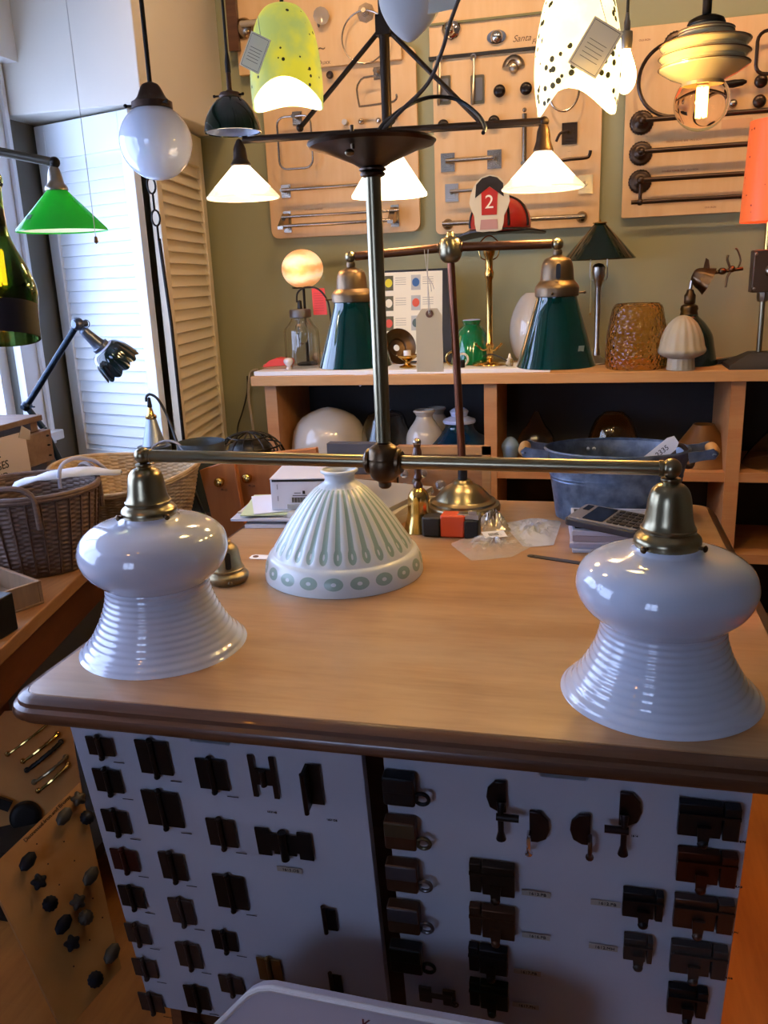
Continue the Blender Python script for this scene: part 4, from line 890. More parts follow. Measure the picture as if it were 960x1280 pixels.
# wine bottle pendant
dd=ray(0,420); dpt=.95; A=CP+dd*dpt*1.0
A=CP+ray(5,424)*dpt; B=CP+ray(-12,258)*(dpt+.0)
d=(B-A).normalized()
t=thing('bottle_pendant','cut green wine bottle pendant with dark label and glowing bulb at the left edge','pendant lamp',A)
gbm=mat('bottle_glass','46602c',.02,trans=1,ior=1.3)
Lb=(B-A).length; rb=.0395
M().shell(sp2([(.013,Lb*1.25),(.0155,Lb*1.22),(.0155,Lb*1.17),(.0135,Lb*1.15),(.0145,Lb*.9),(.019,Lb*.74),(.034,Lb*.52),(.041,Lb*.36),(rb,Lb*.2),(rb,0)],3),.003,A,48,M3=align(d)).build('bottle',gbm,t,world=True)
M().lathe([(rb+.0018,-.001),(rb+.0018,Lb*.24)],A,40,align(d),a0=-PI*1.0,a1=.3).build('label_paper',mat('bottle_label','1a1620',.6),t,world=True)
fil=mat('filament_glow','ffb040',.5,emit='ffba50',es=14)
M().lathe(sp2([(0,Lb*.36),(.010,Lb*.38),(.016,Lb*.48),(.0155,Lb*.66),(.012,Lb*.78),(0,Lb*.80)],3),A,24,align(d)).build('bulb',mat('amber_bulb','ffcf80',.03,trans=1,ior=1.1),t,world=True)
m=M()
for k in range(6):
    a=k*PI/3; R_=align(d)
    m.cyl(A+R_@Vv(.007*math.cos(a),.007*math.sin(a),Lb*.42),A+R_@Vv(.006*math.cos(a),.006*math.sin(a),Lb*.66),.0022)
m.build('filament',fil,t,world=True)
M().lathe([(0,Lb*.78),(.0125,Lb*.78),(.0125,Lb*.98),(0,Lb*.98)],A,20,align(d)).build('socket',iron,t,world=True)
M().tube([A+d*Lb*1.25,A+d*Lb*1.6,Vv(A.x-.06,A.y,CEI)],.003).build('cord',cordm,t,world=True)
M().prism([(-.012,-.006),(.012,-.006),(.012,.006),(-.012,.006)],.0004,frame(Vv(.93,.3,0),d,Vv(.3,-.93,.1).normalized(),A+d*.016+Vv(.008,-.0425,0))).build('barcode_label',mat('barcode_grey','8d8d92',.6),t,world=True)
plight('bottle_bulb',A+d*Lb*.25,.25,'ffa040',.01,t)
# mottled fibre lamps
def fibre(m,tr,b,c1,c2,spk,sc,es,lo=.42,hi=.6,spl=.09):
    n=NB(m); v=n.noise(14,(1,1,1),5); k=n.nt.nodes.new('ShaderNodeMapRange'); k.inputs[1].default_value=lo; k.inputs[2].default_value=hi; n.nt.links.new(v,k.inputs[0])
    base=n.mix(k.outputs[0],c1,c2); s=n.f('LESS_THAN',n.vor(sc),spl); s2=n.f('MULTIPLY',s,n.f('GREATER_THAN',n.noise(7,(1,1,1),2),.45))
    c=n.mix(s2,base,spk); n.base(c); n.nt.links.new(c,tr.inputs[0]); n.emis(c,es)
def lampshell(name,label,cx,Y,rows,m_out,m_in,zf,inner_off=.003,sx=1,sy=1):
    X=aY(cx,rows[-1][1]-40,Y).x; t=thing(name,label,'pendant lamp',(X,Y,zrow(X,Y,rows[-1][1])))
    pr=sp2(vp(X,Y,rows),4); zb=pr[-1][1]; ztop=pr[0][1]
    def surf(off,nm,mm):
        N=64; vs=[]; n=len(pr)
        for i in range(N):
            a=2*PI*i/N; dz=zf(a)
            for r,z in pr:
                f=((ztop-z)/(ztop-zb))**2.2; vs.append(Vv(X+(r-off)*math.cos(a)*sx,Y+(r-off)*math.sin(a)*sy,z+dz*f))
        mm_=M().add(vs,[(i*n+j,((i+1)%N)*n+j,((i+1)%N)*n+j+1,i*n+j+1) for i in range(N) for j in range(n-1)]); mm_.build(nm,mm,t,world=True)
    surf(0,'fibre_shade',m_out); surf(inner_off,'shade_lining',m_in); return t,X,zb,ztop
g1=translm('green_fibre','b9bf52','b9bf52',.3,.35,speck=lambda m,tr,b: fibre(m,tr,b,'8f9a5c','b3ad38','1a1a10',60,.30,spl=.17))
lin1=mat('lamp_lining_glow','fff6dc',.5,emit='fff3d0',es=1.6)
fa=math.atan2(-1,.25)
t,X,zb,zt_=lampshell('mottled_pendant','green mottled fibre glass pendant lamp with tag and bright white opening','lamp',352,0,0,0,0) if False else lampshell('mottled_pendant','green mottled fibre glass pendant with dark specks and a wavy bright opening',357,1.5,[(5,6),(20,9),(32,24),(40,48),(44,78),(45,100),(44,122)],g1,lin1,lambda a:.012*math.cos(a-fa)-.013*math.cos(2*(a-fa+.0))*(-1)-.004)
M().cyl((X,1.5,zrow(X,1.5,9)),(X,1.5,CEI),.0035).build('stem',cordm,t,world=True)
plight('fibre_bulb',(X,1.5,zb+.03),1.6,'ffdc90',.03,t)
g2=translm('white_fibre','fff1c8','ffeec0',1.1,.3,speck=lambda m,tr,b: fibre(m,tr,b,'e8d8a8','f0e4bc','2e2810',70,.62,spl=.33))
t2,X2,zb2,_=lampshell('speckled_pendant','glowing white pendant lamp speckled with dark dried flowers, tag in front',722,1.6,[(8,-34),(26,-28),(41,-5),(49,30),(53,62),(53,90),(48,122)],g2,lin1,lambda a:.028*math.cos(2*(a-fa)))
M().cyl((X2,1.6,zrow(X2,1.6,-30)),(X2,1.6,CEI),.0035).build('stem',cordm,t2,world=True)
plight('speckled_bulb',(X2,1.6,zb2+.0),1.3,'ffd98c',.03,t2)
# seam along the speckled lamp
def hangtag(label,c,Y,w,h,ang,top):
    p=aY(*c,Y); t=thing('price_tag',label,'tag',p,(0,0,0),'paper price tags hanging on the pendant lamps')
    Mx=XZ@Matrix.Rotation(ang,4,'Z')
    M().prism([(-w/2,-h/2),(w/2,-h/2),(w/2,h/2),(-w/2,h/2)],.0012,Mx).build('card',translm('tag_card','ece3ca',tw=.4),t)
    e=M(); 
    for (x0,y0,x1,y1) in ((-.44,-.46,.44,-.45),(-.44,.45,.44,.46),(-.44,-.46,-.43,.46),(.43,-.46,.44,.46)): e.prism([(x0*w,y0*h),(x1*w,y0*h),(x1*w,y1*h),(x0*w,y1*h)],.0003,Mx,z0=.0012)
    e.build('printed_border',mat('tag_print','4a4236',.7),t)
    l=M()
    for k in range(5): l.prism([(-.3*w,(.1-.09*k)*h),(.3*w*(1-.1*(k%2)),(.1-.09*k)*h),(.3*w*(1-.1*(k%2)),(.1-.09*k)*h+.0008),(-.3*w,(.1-.09*k)*h+.0008)],.0003,Mx,z0=.0012)
    l.build('printed_lines',mat('tag_print2','7d745f',.7),t)
    q=aY(*top,Y)-p; s=Mx@Vv(.0,h/2*.9,.0); M().cyl(s,q,.0006,seg=6).build('string',mat('thread','b8b4ac',.7),t)
hangtag('paper tag hanging on the left side of the green mottled lamp',(319,66),1.43,.036,.054,math.radians(-28),(322,20))
hangtag('paper tag hanging on the front of the glowing speckled lamp',(744,60),1.50,.052,.074,math.radians(-33),(749,-5))
# bare bulb in socket behind the speckled lamp
X,Y=aY(783,60,2.0).x,2.0
t=thing('bulb_pendant','bare glowing bulb in a metal socket on a thin cord behind the speckled lamp','pendant lamp',(X,Y,zrow(X,Y,100)))
M().cyl((X,Y,zrow(X,Y,28)),(X,Y,CEI),.003).build('cord',cordm,t,world=True)
M().lathe(vp(X,Y,[(0,14),(2,16),(3,25),(4,27),(4,38),(7,40),(7.5,50),(6.5,62),(0,62)]),(X,Y,0),20).build('socket',nickel,t,world=True)
M().lathe(sp2(vp(X,Y,[(5,62),(7,70),(11,82),(13,95),(11,108),(5,116),(0,118)]),3),(X,Y,0),28).build('bulb',mat('lit_bulb','ffe7a8',.4,emit='ffdf90',es=14),t,world=True)
plight('bare_bulb',(X+.0,Y-.06,zrow(X,Y,98)),7,'ffc66a',.03,t)
# pointed white shade at the top
X,Y=aY(518,10,1.45).x,1.45
t=thing('petal_pendant','white pointed petal shaped pendant shade cut off by the top of the photo','pendant lamp',(X,Y,zrow(X,Y,50)))
N=48; L=sp2(vp(X,Y,[(43,-32),(44,-14),(42,0),(37,14),(26,32),(12,46),(2,52)]),4); n=len(L); vs=[]
for i in range(N):
    a=2*PI*i/N
    for r,z in L: vs.append(Vv(X+r*math.cos(a)+ (L[0][1]-z)*-.10,Y+r*math.sin(a)*.5,z))
M().add(vs,[(i*n+j,((i+1)%N)*n+j,((i+1)%N)*n+j+1,i*n+j+1) for i in range(N) for j in range(n-1)]).build('petal_shade',mat('matte_white_shade','c9c8c4',.6),t,world=True)
M().cyl((X,Y,L[0][1]-.02),(X,Y,CEI),.003).build('cord',cordm,t,world=True)
M().lathe([(.0,L[0][1]-.001),(.02,L[0][1]),(.036,L[0][1]+.001)],(X,Y,0),24,sy=.5).build('top_cap',mat('matte_white_shade','c9c8c4',.6),t,world=True)
c=aY(554,3,1.42); o=M().prism([(-.024,-.014),(.022,-.010),(.026,.03),(-.018,.03)],.0012,XZ).build('white_card',mat('tag_white','cfc8b4',.6)); o.location=c; tag(o,'white card tag hanging right of the pointed white shade at the top','tag')
# ringed ceramic lamp with clear globe bulb
X,Y=aY(881,60,2.1).x,2.1
t=thing('ceramic_pendant','cream ringed ceramic pendant lamp with brown lines and a clear globe filament bulb','pendant lamp',(X,Y,zrow(X,Y,95)))
cer=mat('cream_ceramic','b5a982',.12,coat=.5); n=NB(cer)
rows=[(21,30),(23,34),(22,36),(33,37),(34,40),(33,44),(34,47),(33,50),(46,51),(53,53),(54,57),(49,62),(50,66),(54,68),(54,71),(49,76),(50,80),(54,82),(53,86),(40,95),(27,101),(24,103),(24,108)]
pr=vp(X,Y,rows); M().shell(pr,.003,(X,Y,0),56).build('ceramic_shade',cer,t,world=True)
for hw,y in ((34,38.5),(34,42),(54.3,54.5),(54.6,69.5),(54.5,83.5)):
    r,z=vp(X,Y,[(hw,y)])[0]; M().ring((X,Y,z),r,.0011,None,56,6).build('brown_line',mat('brown_line','5a3d24',.4),t,world=True)
M().lathe(vp(X,Y,[(4,16),(5,20),(14,21),(21,25),(23,30),(22,34),(0,34)]),(X,Y,0),32).build('fitter',iron,t,world=True)
M().cyl((X,Y,zrow(X,Y,18)),(X,Y,CEI),.0095).build('stem',iron,t,world=True)
bc=Vv(X,Y,zrow(X,Y,128)); br_=33.5*proj(bc)[2]/F
M().ball(bc,br_,40).build('globe_bulb',mat('clear_bulb','ffeede',.01,trans=1,ior=1.08),t,world=True)
m=M()
for k in range(7): a=k*2*PI/7; m.cyl(bc+Vv(.009*math.cos(a),.009*math.sin(a),-.028),bc+Vv(.009*math.cos(a),.009*math.sin(a),.028),.0028)
m.build('filament',fil,t,world=True)
M().cyl(bc+Vv(0,0,.03),bc+Vv(0,0,.07),.012).build('bulb_neck',nickel,t,world=True)
plight('globe_filament',bc-Vv(0,.0,.0),.9,'ffa850',.012,t)
# three light hanging fixture behind
Y=2.0
X=aY(482,100,Y).x
t=thing('chandelier','dark bronze three light bar lamp with triangular braces hanging behind the brass canopy','pendant lamp',(X,Y,zrow(X,Y,160)))
zb_=zrow(X,Y,161); fb=mat('oiled_bronze','33261c',.45,.6)
M().cyl((X,Y,zb_),(X,Y,CEI),.0115).build('stem',fb,t,world=True)
xl=aY(304,175,Y); xr=aY(680,152,Y)
M().cyl((xl.x,Y,xl.z),(xr.x,Y,xr.z),.0085).ball((xr.x,Y,xr.z),.011,12).build('bar',fb,t,world=True)
hub=Vv(X,Y,zrow(X,Y,32))
M().b2(hub-Vv(.016,.014,.02),hub+Vv(.016,.014,.02)).build('stem_hub',fb,t,world=True)
for x,y in ((375,160),(600,152)):
    q=aY(x,y,Y); M().cyl(hub,q,.0055).ball(q,.009,10).build('brace',fb,t,world=True)
glow=translm('lit_holophane','fff6e4','fff6e2',2.0,.3)
rib=mat('ribbed_rim_glass','f4ead4',.15,trans=.7,ior=1.3,emit='fff0cf',es=.25)
for i,(x,y0,ys,yr,hw) in enumerate(((301,173,206,247,45),(485,175,192,243,47),(679,150,188,235,51))):
    q=aY(x,ys,Y); cx_=q.x
    M().lathe(sp2(vp(cx_,Y,[(0,y0),(3,y0+2),(5,y0+6),(8,y0+14),(9,y0+26),(12,ys-2),(12.5,ys+1),(10,ys+2)]),2),(cx_,Y,0),24).build('shade_holder',fb if i!=2 else mat('holder_bronze2','4a3726',.45,.7),t,world=True)
    if i!=1:
        L=vp(cx_,Y,[(10,ys+1),(11,ys+2),(hw*.78,yr-12)]); 
        M().shell(L,.002,(cx_,Y,0),60,mod=lambda r,z,a,j:r*(1+.012*math.cos(30*a))).build('glass_shade',glow,t,world=True)
        L=vp(cx_,Y,[(hw*.78,yr-12),(hw*.97,yr-2),(hw,yr),(hw*.97,yr+2)])
        M().shell(L,.002,(cx_,Y,0),90,mod=lambda r,z,a,j:r*(1+.012*math.cos(45*a))).build('ribbed_rim',rib,t,world=True)
    else:
        L=vp(cx_,Y,[(14,ys-2),(16,ys),(hw*.96,yr-3),(hw,yr),(hw,yr+3)])
        M().shell(L,.002,(cx_,Y,0),60).build('glass_shade',glow,t,world=True)
    plight('cone_bulb',(cx_,Y,zrow(cx_,Y,yr-12)),3.4,'ffc880',.025,t)
# ------------------------------------------------------------------ things lying on the counter table
T0=TZ+.0006
# green and white fluted cone shade
f=aZ(430,741,TZ); hw_=98.5; cY=f.y+.118; X=aY(430,700,cY).x
r0=hw_*proj(Vv(X,cY,TZ+.02))[2]/F
fl=mat('fluted_glass','d3dad6',.28,coat=.2); n=NB(fl)
ang=n.f('ARCTAN2',n.y,n.x); NF=30
u=n.f('ABSOLUTE',n.f('SUBTRACT',n.f('FRACT',n.f('MULTIPLY',n.f('ADD',ang,PI),NF/(2*PI))),.5))
zt=zrow(X,cY,586); HS=zt-TZ
zn=n.f('DIVIDE',n.z,HS)
stripe=n.f('MULTIPLY',n.f('LESS_THAN',u,.21),n.f('MULTIPLY',n.f('GREATER_THAN',zn,.36),n.f('LESS_THAN',zn,.84)))
def ell(cz,rz_,ru): 
    a=n.f('DIVIDE',u,ru); b=n.f('DIVIDE',n.f('SUBTRACT',zn,cz),rz_); return n.f('LESS_THAN',n.f('ADD',n.f('MULTIPLY',a,a),n.f('MULTIPLY',b,b)),1.)
def hole(o,i): return n.f('MULTIPLY',o,n.f('SUBTRACT',1.,i))
drop=hole(ell(.335,.07,.30),ell(.33,.025,.07))
oval_u=None
ang2=n.f('ABSOLUTE',n.f('SUBTRACT',n.f('FRACT',n.f('MULTIPLY',n.f('ADD',ang,PI),20/(2*PI))),.5)); uu=u; u=ang2
oval=hole(ell(.125,.055,.37),ell(.125,.016,.10)); u=uu
g=n.f('MAXIMUM',n.f('MAXIMUM',stripe,drop),oval)
n.base(n.mix(g,'cfd5d6','90a89c'))
t=M(); Lf=[(.205,1.0),(.228,.995),(.232,.975),(.195,.955),(.185,.90),(.215,.87),(.34,.80),(.50,.67),(.64,.53),(.77,.38),(.86,.27),(.885,.235),(.905,.225),(.94,.20),(.985,.12),(1.0,.04),(1.0,0)]
pr=sp2([(r*r0,h*HS) for r,h in Lf],3)
o=t.shell(pr,.003,(0,0,0),180,mod=lambda r,z,a,j:r*(1+(.012*math.cos(NF*a+PI*0) if .27*HS<z<.86*HS else 0))).build('fluted_lampshade',fl); o.location=(X,cY,T0)
tag(o,'white and pale green fluted glass cone shade standing in the middle of the table','lamp shade')
# brass shade holder with a slot left behind the white shade
hx,hy=-.600,1.475
c=aZ(277,733,TZ); hx,hy=c.x,c.y+.03
t=thing('shade_holder','old brass bell shaped shade holder with a slot standing behind the left white shade','shade holder',(hx,hy,T0))
gal(hx,hy,T0+.082,T0+.0,.040,'bell_body',mat('worn_brass','7c6c52',.4,1,mott=(30,'9b8a66',.3)),t,screwdir=(300,))
M().prism(rrect(.011,.034,.005,4),.002,frame((.85,.52,0),(0,0,1),(.52,-.85,0),(hx+.0145,hy-.024,T0+.048))).build('slot',blackm,t,world=True)
# small white tag
c=aZ(330,697,TZ)
t=thing('small_tag','tiny white tag with dark eyelet lying left of the fluted shade','tag',(c.x,c.y,T0))
M().prism([(-.03,-.008),(-.024,-.013),(.03,-.013),(.03,.013),(-.024,.013),(-.03,.008)],.0008).build('card',paper,t)
M().lathe([(.0022,.0008),(.006,.0008),(.006,.002),(.0022,.002)],(-.018,0,0),16,closed=True).build('eyelet',mat('eyelet_brown','6a4530',.6),t)
# magazines / papers left
c=aZ(350,668,TZ)
mx,my=-.655,1.86
G='magazines and papers on the table beside the white carton'
z=T0; k=0
for (w_,d_,h_,a_,col,lab,dx,dy) in ((.30,.20,.008,8,'c4c4cc','lowest thick magazine of the pile under the white carton',.02,0),(.29,.20,.006,-4,'8b8c96','dark edged magazine second from the bottom of the pile',.03,.01),(.30,.21,.005,5,'b9bac6','bluish magazine in the middle of the pile',-.01,.0),(.28,.20,.004,-7,'c9b9a4','pinkish brown paper near the top of the pile',0,.01),(.28,.19,.003,12,'c2cda0','thin greenish leaflet right under the loose white sheets',-.01,.01),(.24,.17,.002,24,'dadbe4','loose white sheets on top of the pile left of the carton',-.02,.02)):
    o=M().prism([(-w_/2,-d_/2),(w_/2,-d_/2),(w_/2,d_/2),(-w_/2,d_/2)],h_).build('magazine' if h_>.0035 else 'paper_sheet',mat('mag_'+col,col,.5)); o.location=(mx+dx,my+dy,z); o.rotation_euler=(0,0,math.radians(a_)); z+=h_+.0008
    tag(o,lab,'magazine' if h_>.0035 else 'paper',G)
zc=z
# white carton box with barcode label
bx=thing('carton_box','white cardboard carton with a barcode label standing on the magazine pile','box',(aZ(372,630,zc+.03).x-.0,my+.005,zc),(0,0,math.radians(8)))
bx.location.x=aY(372,620,my-.05).x
W_,D_,H_=.135,.14,.074
M().b2((-W_/2,-D_/2,0),(W_/2,D_/2,H_)).build('carton',mat('white_carton','cfcfd8',.6),bx,bevel=.0015)
M().b2((-W_/2-.001,-D_/2-.001,H_),(W_/2+.001,D_/2,H_+.0015)).build('lid_flap',mat('white_carton','cfcfd8',.6),bx)
M().b2((-W_/2+.004,-D_/2-.0008,H_-.006),(W_/2-.004,-D_/2,H_-.001)).build('lid_gap',blackm,bx)
m=M()
for i in range(16):
    x=-.018+.0024*i; m.b2((x,-D_/2-.0008,.018),(x+(.0012 if i%3 else .0018),-D_/2,.030))
m.b2((-.012,-D_/2-.0008,.040),(.004,-D_/2,.0415)); m.b2((.008,-D_/2-.0008,.038),(.014,-D_/2,.046)); m.b2((-.016,-D_/2-.0008,.034),(.018,-D_/2,.0355))
m.build('barcode',ink,bx)
m=M(); m.b2((-.052,-D_/2-.0008,.05),(-.0505,-D_/2,.062)); m.b2((-.052,-D_/2-.0008,.022),(-.0505,-D_/2,.034)); m.build('staple_marks',mat('grey_mark','77777f',.5),bx)
# grey books right of the fluted shade, behind
c=aZ(505,655,TZ)
z=T0; bxx=-.525; byy=1.95
for i,(w_,d_,h_,a_,col,lab) in enumerate(((.26,.30,.018,-14,'a9a299','lower grey paper bundle tucked behind the fluted shade'),(.25,.29,.015,-10,'c3bdb2','middle pale paper bundle behind the fluted shade'),(.24,.28,.012,-17,'8d8a86','upper grey booklet with a bright edge behind the fluted shade'))):
    o=M().prism([(-w_/2,-d_/2),(w_/2,-d_/2),(w_/2,d_/2),(-w_/2,d_/2)],h_).build('booklet',mat('bk_'+col,col,.6),bevel=.001); o.location=(bxx,byy-.06,z); o.rotation_euler=(0,0,math.radians(a_)); z+=h_+.0008; tag(o,lab,'booklet','booklets behind the fluted shade')
# hand bell
c=aZ(521,668,TZ); hx,hy=c.x,c.y+.03
bl_=thing('hand_bell','polished brass hand bell with a turned dark wood handle beside the tape measure','bell',(hx,hy,T0))
P=vp(hx,hy,[(19.5,664),(17.5,655),(14,640),(13.5,622),(10,614),(4,608)]); P[0]=(P[0][0],T0)
M().shell(sp2([(r,z) for r,z in P[::-1]],4),.002,(hx,hy,0),40).build('bell_body',brassl,bl_,world=True)
M().lathe(sp2(vp(hx,hy,[(0,551),(4,552),(5,556),(4,559),(5,562),(6.5,572),(5,582),(4,592),(5.5,597),(3.5,601),(6,606),(5,611),(0,612)]),2),(hx,hy,0),24).build('wooden_handle',mat('dark_handle_wood','4a2a18',.35,coat=.3),bl_,world=True)
M().ball((hx,hy,zrow(hx,hy,553)),.0095,18).build('handle_tip',mat('silver_tip','9b8f86',.25,1),bl_,world=True)
# tape measure
c=aZ(562,674,TZ)
tm=thing('tape_measure','orange and black tape measure with steel hook lying beside the hand bell','tape measure',(c.x,c.y+.028,T0),(0,0,math.radians(-3)))
s=tm.location
W_=.125; hh=.050; d_=.042
M().prism([(-W_*.17,-d_/2),(W_*.26,-d_/2),(W_*.26,d_/2),(-W_*.17,d_/2)],hh,z0=0).build('orange_case',mat('tape_orange','cf4a22',.4),tm,bevel=.004)
M().prism([(-W_*.5,-d_/2*.8),(-W_*.46,-d_/2),(-W_*.17,-d_/2-.002),(-W_*.17,d_/2+.002),(-W_*.46,d_/2),(-W_*.5,d_/2*.8)],hh*.86).build('black_end',mat('tape_rubber','17181b',.5),tm,bevel=.003)
M().prism([(W_*.26,-d_/2-.002),(W_*.5,-d_/2*.8),(W_*.5,d_/2*.8),(W_*.26,d_/2+.002)],hh*.80).build('black_end',mat('tape_rubber','17181b',.5),tm,bevel=.003)
M().b2((W_*.13,-.012,hh*.8),(W_*.5,.012,hh*1.04)).b2((W_*.32,-.012,hh*1.04),(W_*.46,-.006,hh*1.2)).build('steel_hook',nickel,tm,bevel=.001)
# plastic bags
plas=mat('clear_plastic','dfe3ea',.12,alpha=.30,coat=1,spec=1)
def bag(name,label,px_pts,h,seed,m):
    random.seed(seed); P=[aZ(x,y,TZ) for x,y in px_pts]; cx_=sum(p.x for p in P)/len(P); cy_=sum(p.y for p in P)/len(P)
    NR,NA=9,44; vs=[(cx_,cy_,TZ+h)]; 
    def edge(a):
        # ray from centre to polygon
        d=Vv(math.cos(a),math.sin(a),0); best=.05
        for i in range(len(P)):
            p=P[i]-Vv(cx_,cy_,TZ); q=P[(i+1)%len(P)]-Vv(cx_,cy_,TZ); e=q-p; den=d.x*e.y-d.y*e.x
            if abs(den)<1e-9: continue
            t_=(p.x*e.y-p.y*e.x)/den; u_=(p.x*d.y-p.y*d.x)/den
            if t_>0 and -1e-6<=u_<=1+1e-6: best=t_
        return best
    for j in range(1,NR+1):
        for i in range(NA):
            a=2*PI*i/NA; R=edge(a)*j/NR; z=TZ+.0012+h*(1-(j/NR)**2)*random.uniform(.1,1.5)
            vs.append((cx_+R*math.cos(a),cy_+R*math.sin(a),z))
    fs=[(0,1+i,1+(i+1)%NA) for i in range(NA)]+[(1+(j-1)*NA+i,1+(j-1)*NA+(i+1)%NA,1+j*NA+(i+1)%NA,1+j*NA+i) for j in range(1,NR) for i in range(NA)]
    t=thing(name,label,'bag',(cx_,cy_,T0)); M().add(vs,fs).build('plastic_film',m,t,world=True,smooth=80); return t
t=bag('plastic_bag','crumpled clear plastic bag with a barcode card beside the tape measure',[(562,680),(600,668),(640,660),(668,682),(640,697),(590,702)],.014,3,plas)
c=aZ(618,668,TZ+.018)
Mx=frame(Vv(.93,.36,0).normalized(),Vv(-.36,.9,.12).normalized(),Vv(0,-.1,1).normalized(),c)
M().prism([(-.024,-.016),(.024,-.016),(.024,.016),(-.024,.016)],.0008,Mx).build('barcode_card',paper,t,world=True)
m=M()
for i in range(10): m.prism([(-.013+.0022*i,-.008),(-.0118+.0022*i,-.008),(-.0118+.0022*i,.005),(-.013+.0022*i,.005)],.0004,Mx,z0=.0008)
m.build('barcode',ink,t,world=True)
bag('foil_bag','crinkled silvery bag directly behind the tape measure and clear bag',[(598,650),(612,643),(632,652),(640,664),(606,668)],.024,5,mat('silver_film','b5ab9c',.2,.5))
bag('white_plastic_bag','milky white plastic bag lying between the clear bag and the paper stack',[(628,655),(665,648),(702,652),(692,682),(655,685)],.012,8,mat('milky_plastic','cdd2df',.25,trans=.25))
# steel ruler
a=aZ(662,695,TZ); b=aZ(735,706,TZ); d=(b-a).normalized(); nn_=Vv(-d.y,d.x,0)
t=thing('steel_ruler','thin dark steel ruler with a hole sticking out from under the paper stack','ruler',(a.x,a.y,T0)); 
M().prism([(0,-.008),(.11,-.008),(.11,.008),(0,.008),(-.004,.004),(-.004,-.004)],.001,frame(d,nn_,(0,0,1),(0,0,0))).build('blade',mat('dark_steel','4c4f55',.35,.9),t)
M().lathe([(0,.0012),(.0025,.0012),(.0025,.0016),(0,.0016)],d*.008,12).build('hole',blackm,t)
# paper stack with catalogues on top + calculator
z=T0; c=aZ(792,676,TZ); sx_,sy_=c.x-.012,c.y-.0
G='stacked catalogues at the right of the table'
for (w_,d_,h_,a_,col,lab,dx) in ((.235,.175,.006,4,'c9c9d8','lowest loose paper bundle under the calculator, poking out to the left',.0),(.235,.17,.010,0,'b4b1c2','second paper bundle from the bottom under the calculator',.0),(.235,.17,.004,3,'d6d3e0','thin white sheets in the middle of the catalogue stack',.003),(.235,.175,.012,1,'aaa0a8','thick booklet just below the top catalogue',.004)):
    o=M().prism([(-w_/2,-d_/2),(w_/2,-d_/2),(w_/2,d_/2),(-w_/2,d_/2)],h_).build('catalogue',mat('cat_'+col,col,.6),bevel=.0008); o.location=(sx_+dx,sy_,z); o.rotation_euler=(0,0,math.radians(a_)); z+=h_+.0008; tag(o,lab,'catalogue',G)
t=thing('catalogue','white printed top catalogue of the stack with a black heading, under the calculator','catalogue',(sx_+.002,sy_,z),(0,0,math.radians(2)),G)
M().prism([(-.118,-.088),(.118,-.088),(.118,.088),(-.118,.088)],.010).build('page_block',mat('top_catalogue','c5c6d6',.55),t,bevel=.0008)
m=M()
for i in range(14): m.b2((-.085,.068-.0095*i,.010),(.10,.0692-.0095*i,.0104))
m.build('printed_rows',mat('print_grey','6b6b78',.7),t)
m=M().b2((-.112,-.07,.010),(-.094,.075,.0105)); m.build('black_heading',ink,t)
text('CATALOG',.014,Matrix.Translation((-.103,.0,.0106))@Matrix.Rotation(PI/2,4,'Z'),mat('print_white','cfcfd8',.7),t,'heading_print') if False else None
z+=.0108
p=aZ(770,642,z+.02)
ct=thing('calculator','grey desk calculator with black display and keys tilted on the catalogue stack','calculator',(p.x-.012,p.y-.028,z+.005),Euler((math.radians(3),math.radians(3),math.radians(-24))).to_matrix())
M().prism(rrect(.155,.105,.010,4),.014,z0=0).build('case',mat('calc_dark','34353c',.4),ct,bevel=.002)
M().prism(rrect(.145,.095,.008,4),.004,z0=.0135).build('face_plate',mat('calc_face','74757d',.35,.4),ct,bevel=.001)
M().prism(rrect(.044,.082,.004,3),.001,Matrix.Translation((-.022,0,.0172))).build('display',mat('calc_display','10131a',.1),ct,bevel=.0003)
M().prism(rrect(.014,.030,.002,3),.001,Matrix.Translation((-.058,.024,.0172))).build('solar_cell',mat('solar','15110f',.15),ct)
m=M()
for i in range(5):
    for j in range(5):
        ks=M().prism(rrect(.0105,.012,.002,2),.003,Matrix.Translation((.012+.0135*i,-.033+.0165*j,.0172))).build('key',mat('calc_key','1c1d22',.4),ct)
# ------------------------------------------------------------------ zinc tub
tX,tY=.058,1.93; c1=aY(683,640,1.9)
zincm=mat('galvanised_zinc','4d5b72',.42,.55,mott=(45,'75849c',.18)); n=NB(zincm)
q=aY(735,640,tY-.15)
zb_=T0; zt=zrow(.07,tY,560)
tb_=thing('zinc_tub','oval galvanised zinc tub with two wooden side handles on the table beside the shelf','tub',(.066,tY,zb_))
ra,rb2=.150,.105
bxc=tb_.location
L=[(1.0*.88,zb_+.001),(.885,zb_+.006),(.92,zb_+(zt-zb_)*.28),(.965,zb_+(zt-zb_)*.55),(.975,zb_+(zt-zb_)*.57),(.968,zb_+(zt-zb_)*.59),(.985,zb_+(zt-zb_)*.62),(.978,zb_+(zt-zb_)*.64),(1.06,zt-.004),(1.075,zt),(1.06,zt+.003),(1.045,zt-.002)]
inn=[(r-.018,z+ (.002 if z<zb_+.01 else 0)) for r,z in L[::-1][1:]]
prof=L+inn+[(0,zb_+.003)]
prof=[(0,zb_)]+prof
M().lathe(prof,(bxc.x,bxc.y,0),72,sx=ra,sy=rb2).build('tub_body',zincm,tb_,world=True)
hwood=wood('handle_wood','a07a4c','b98f5d',(1,1,1),8,.5)
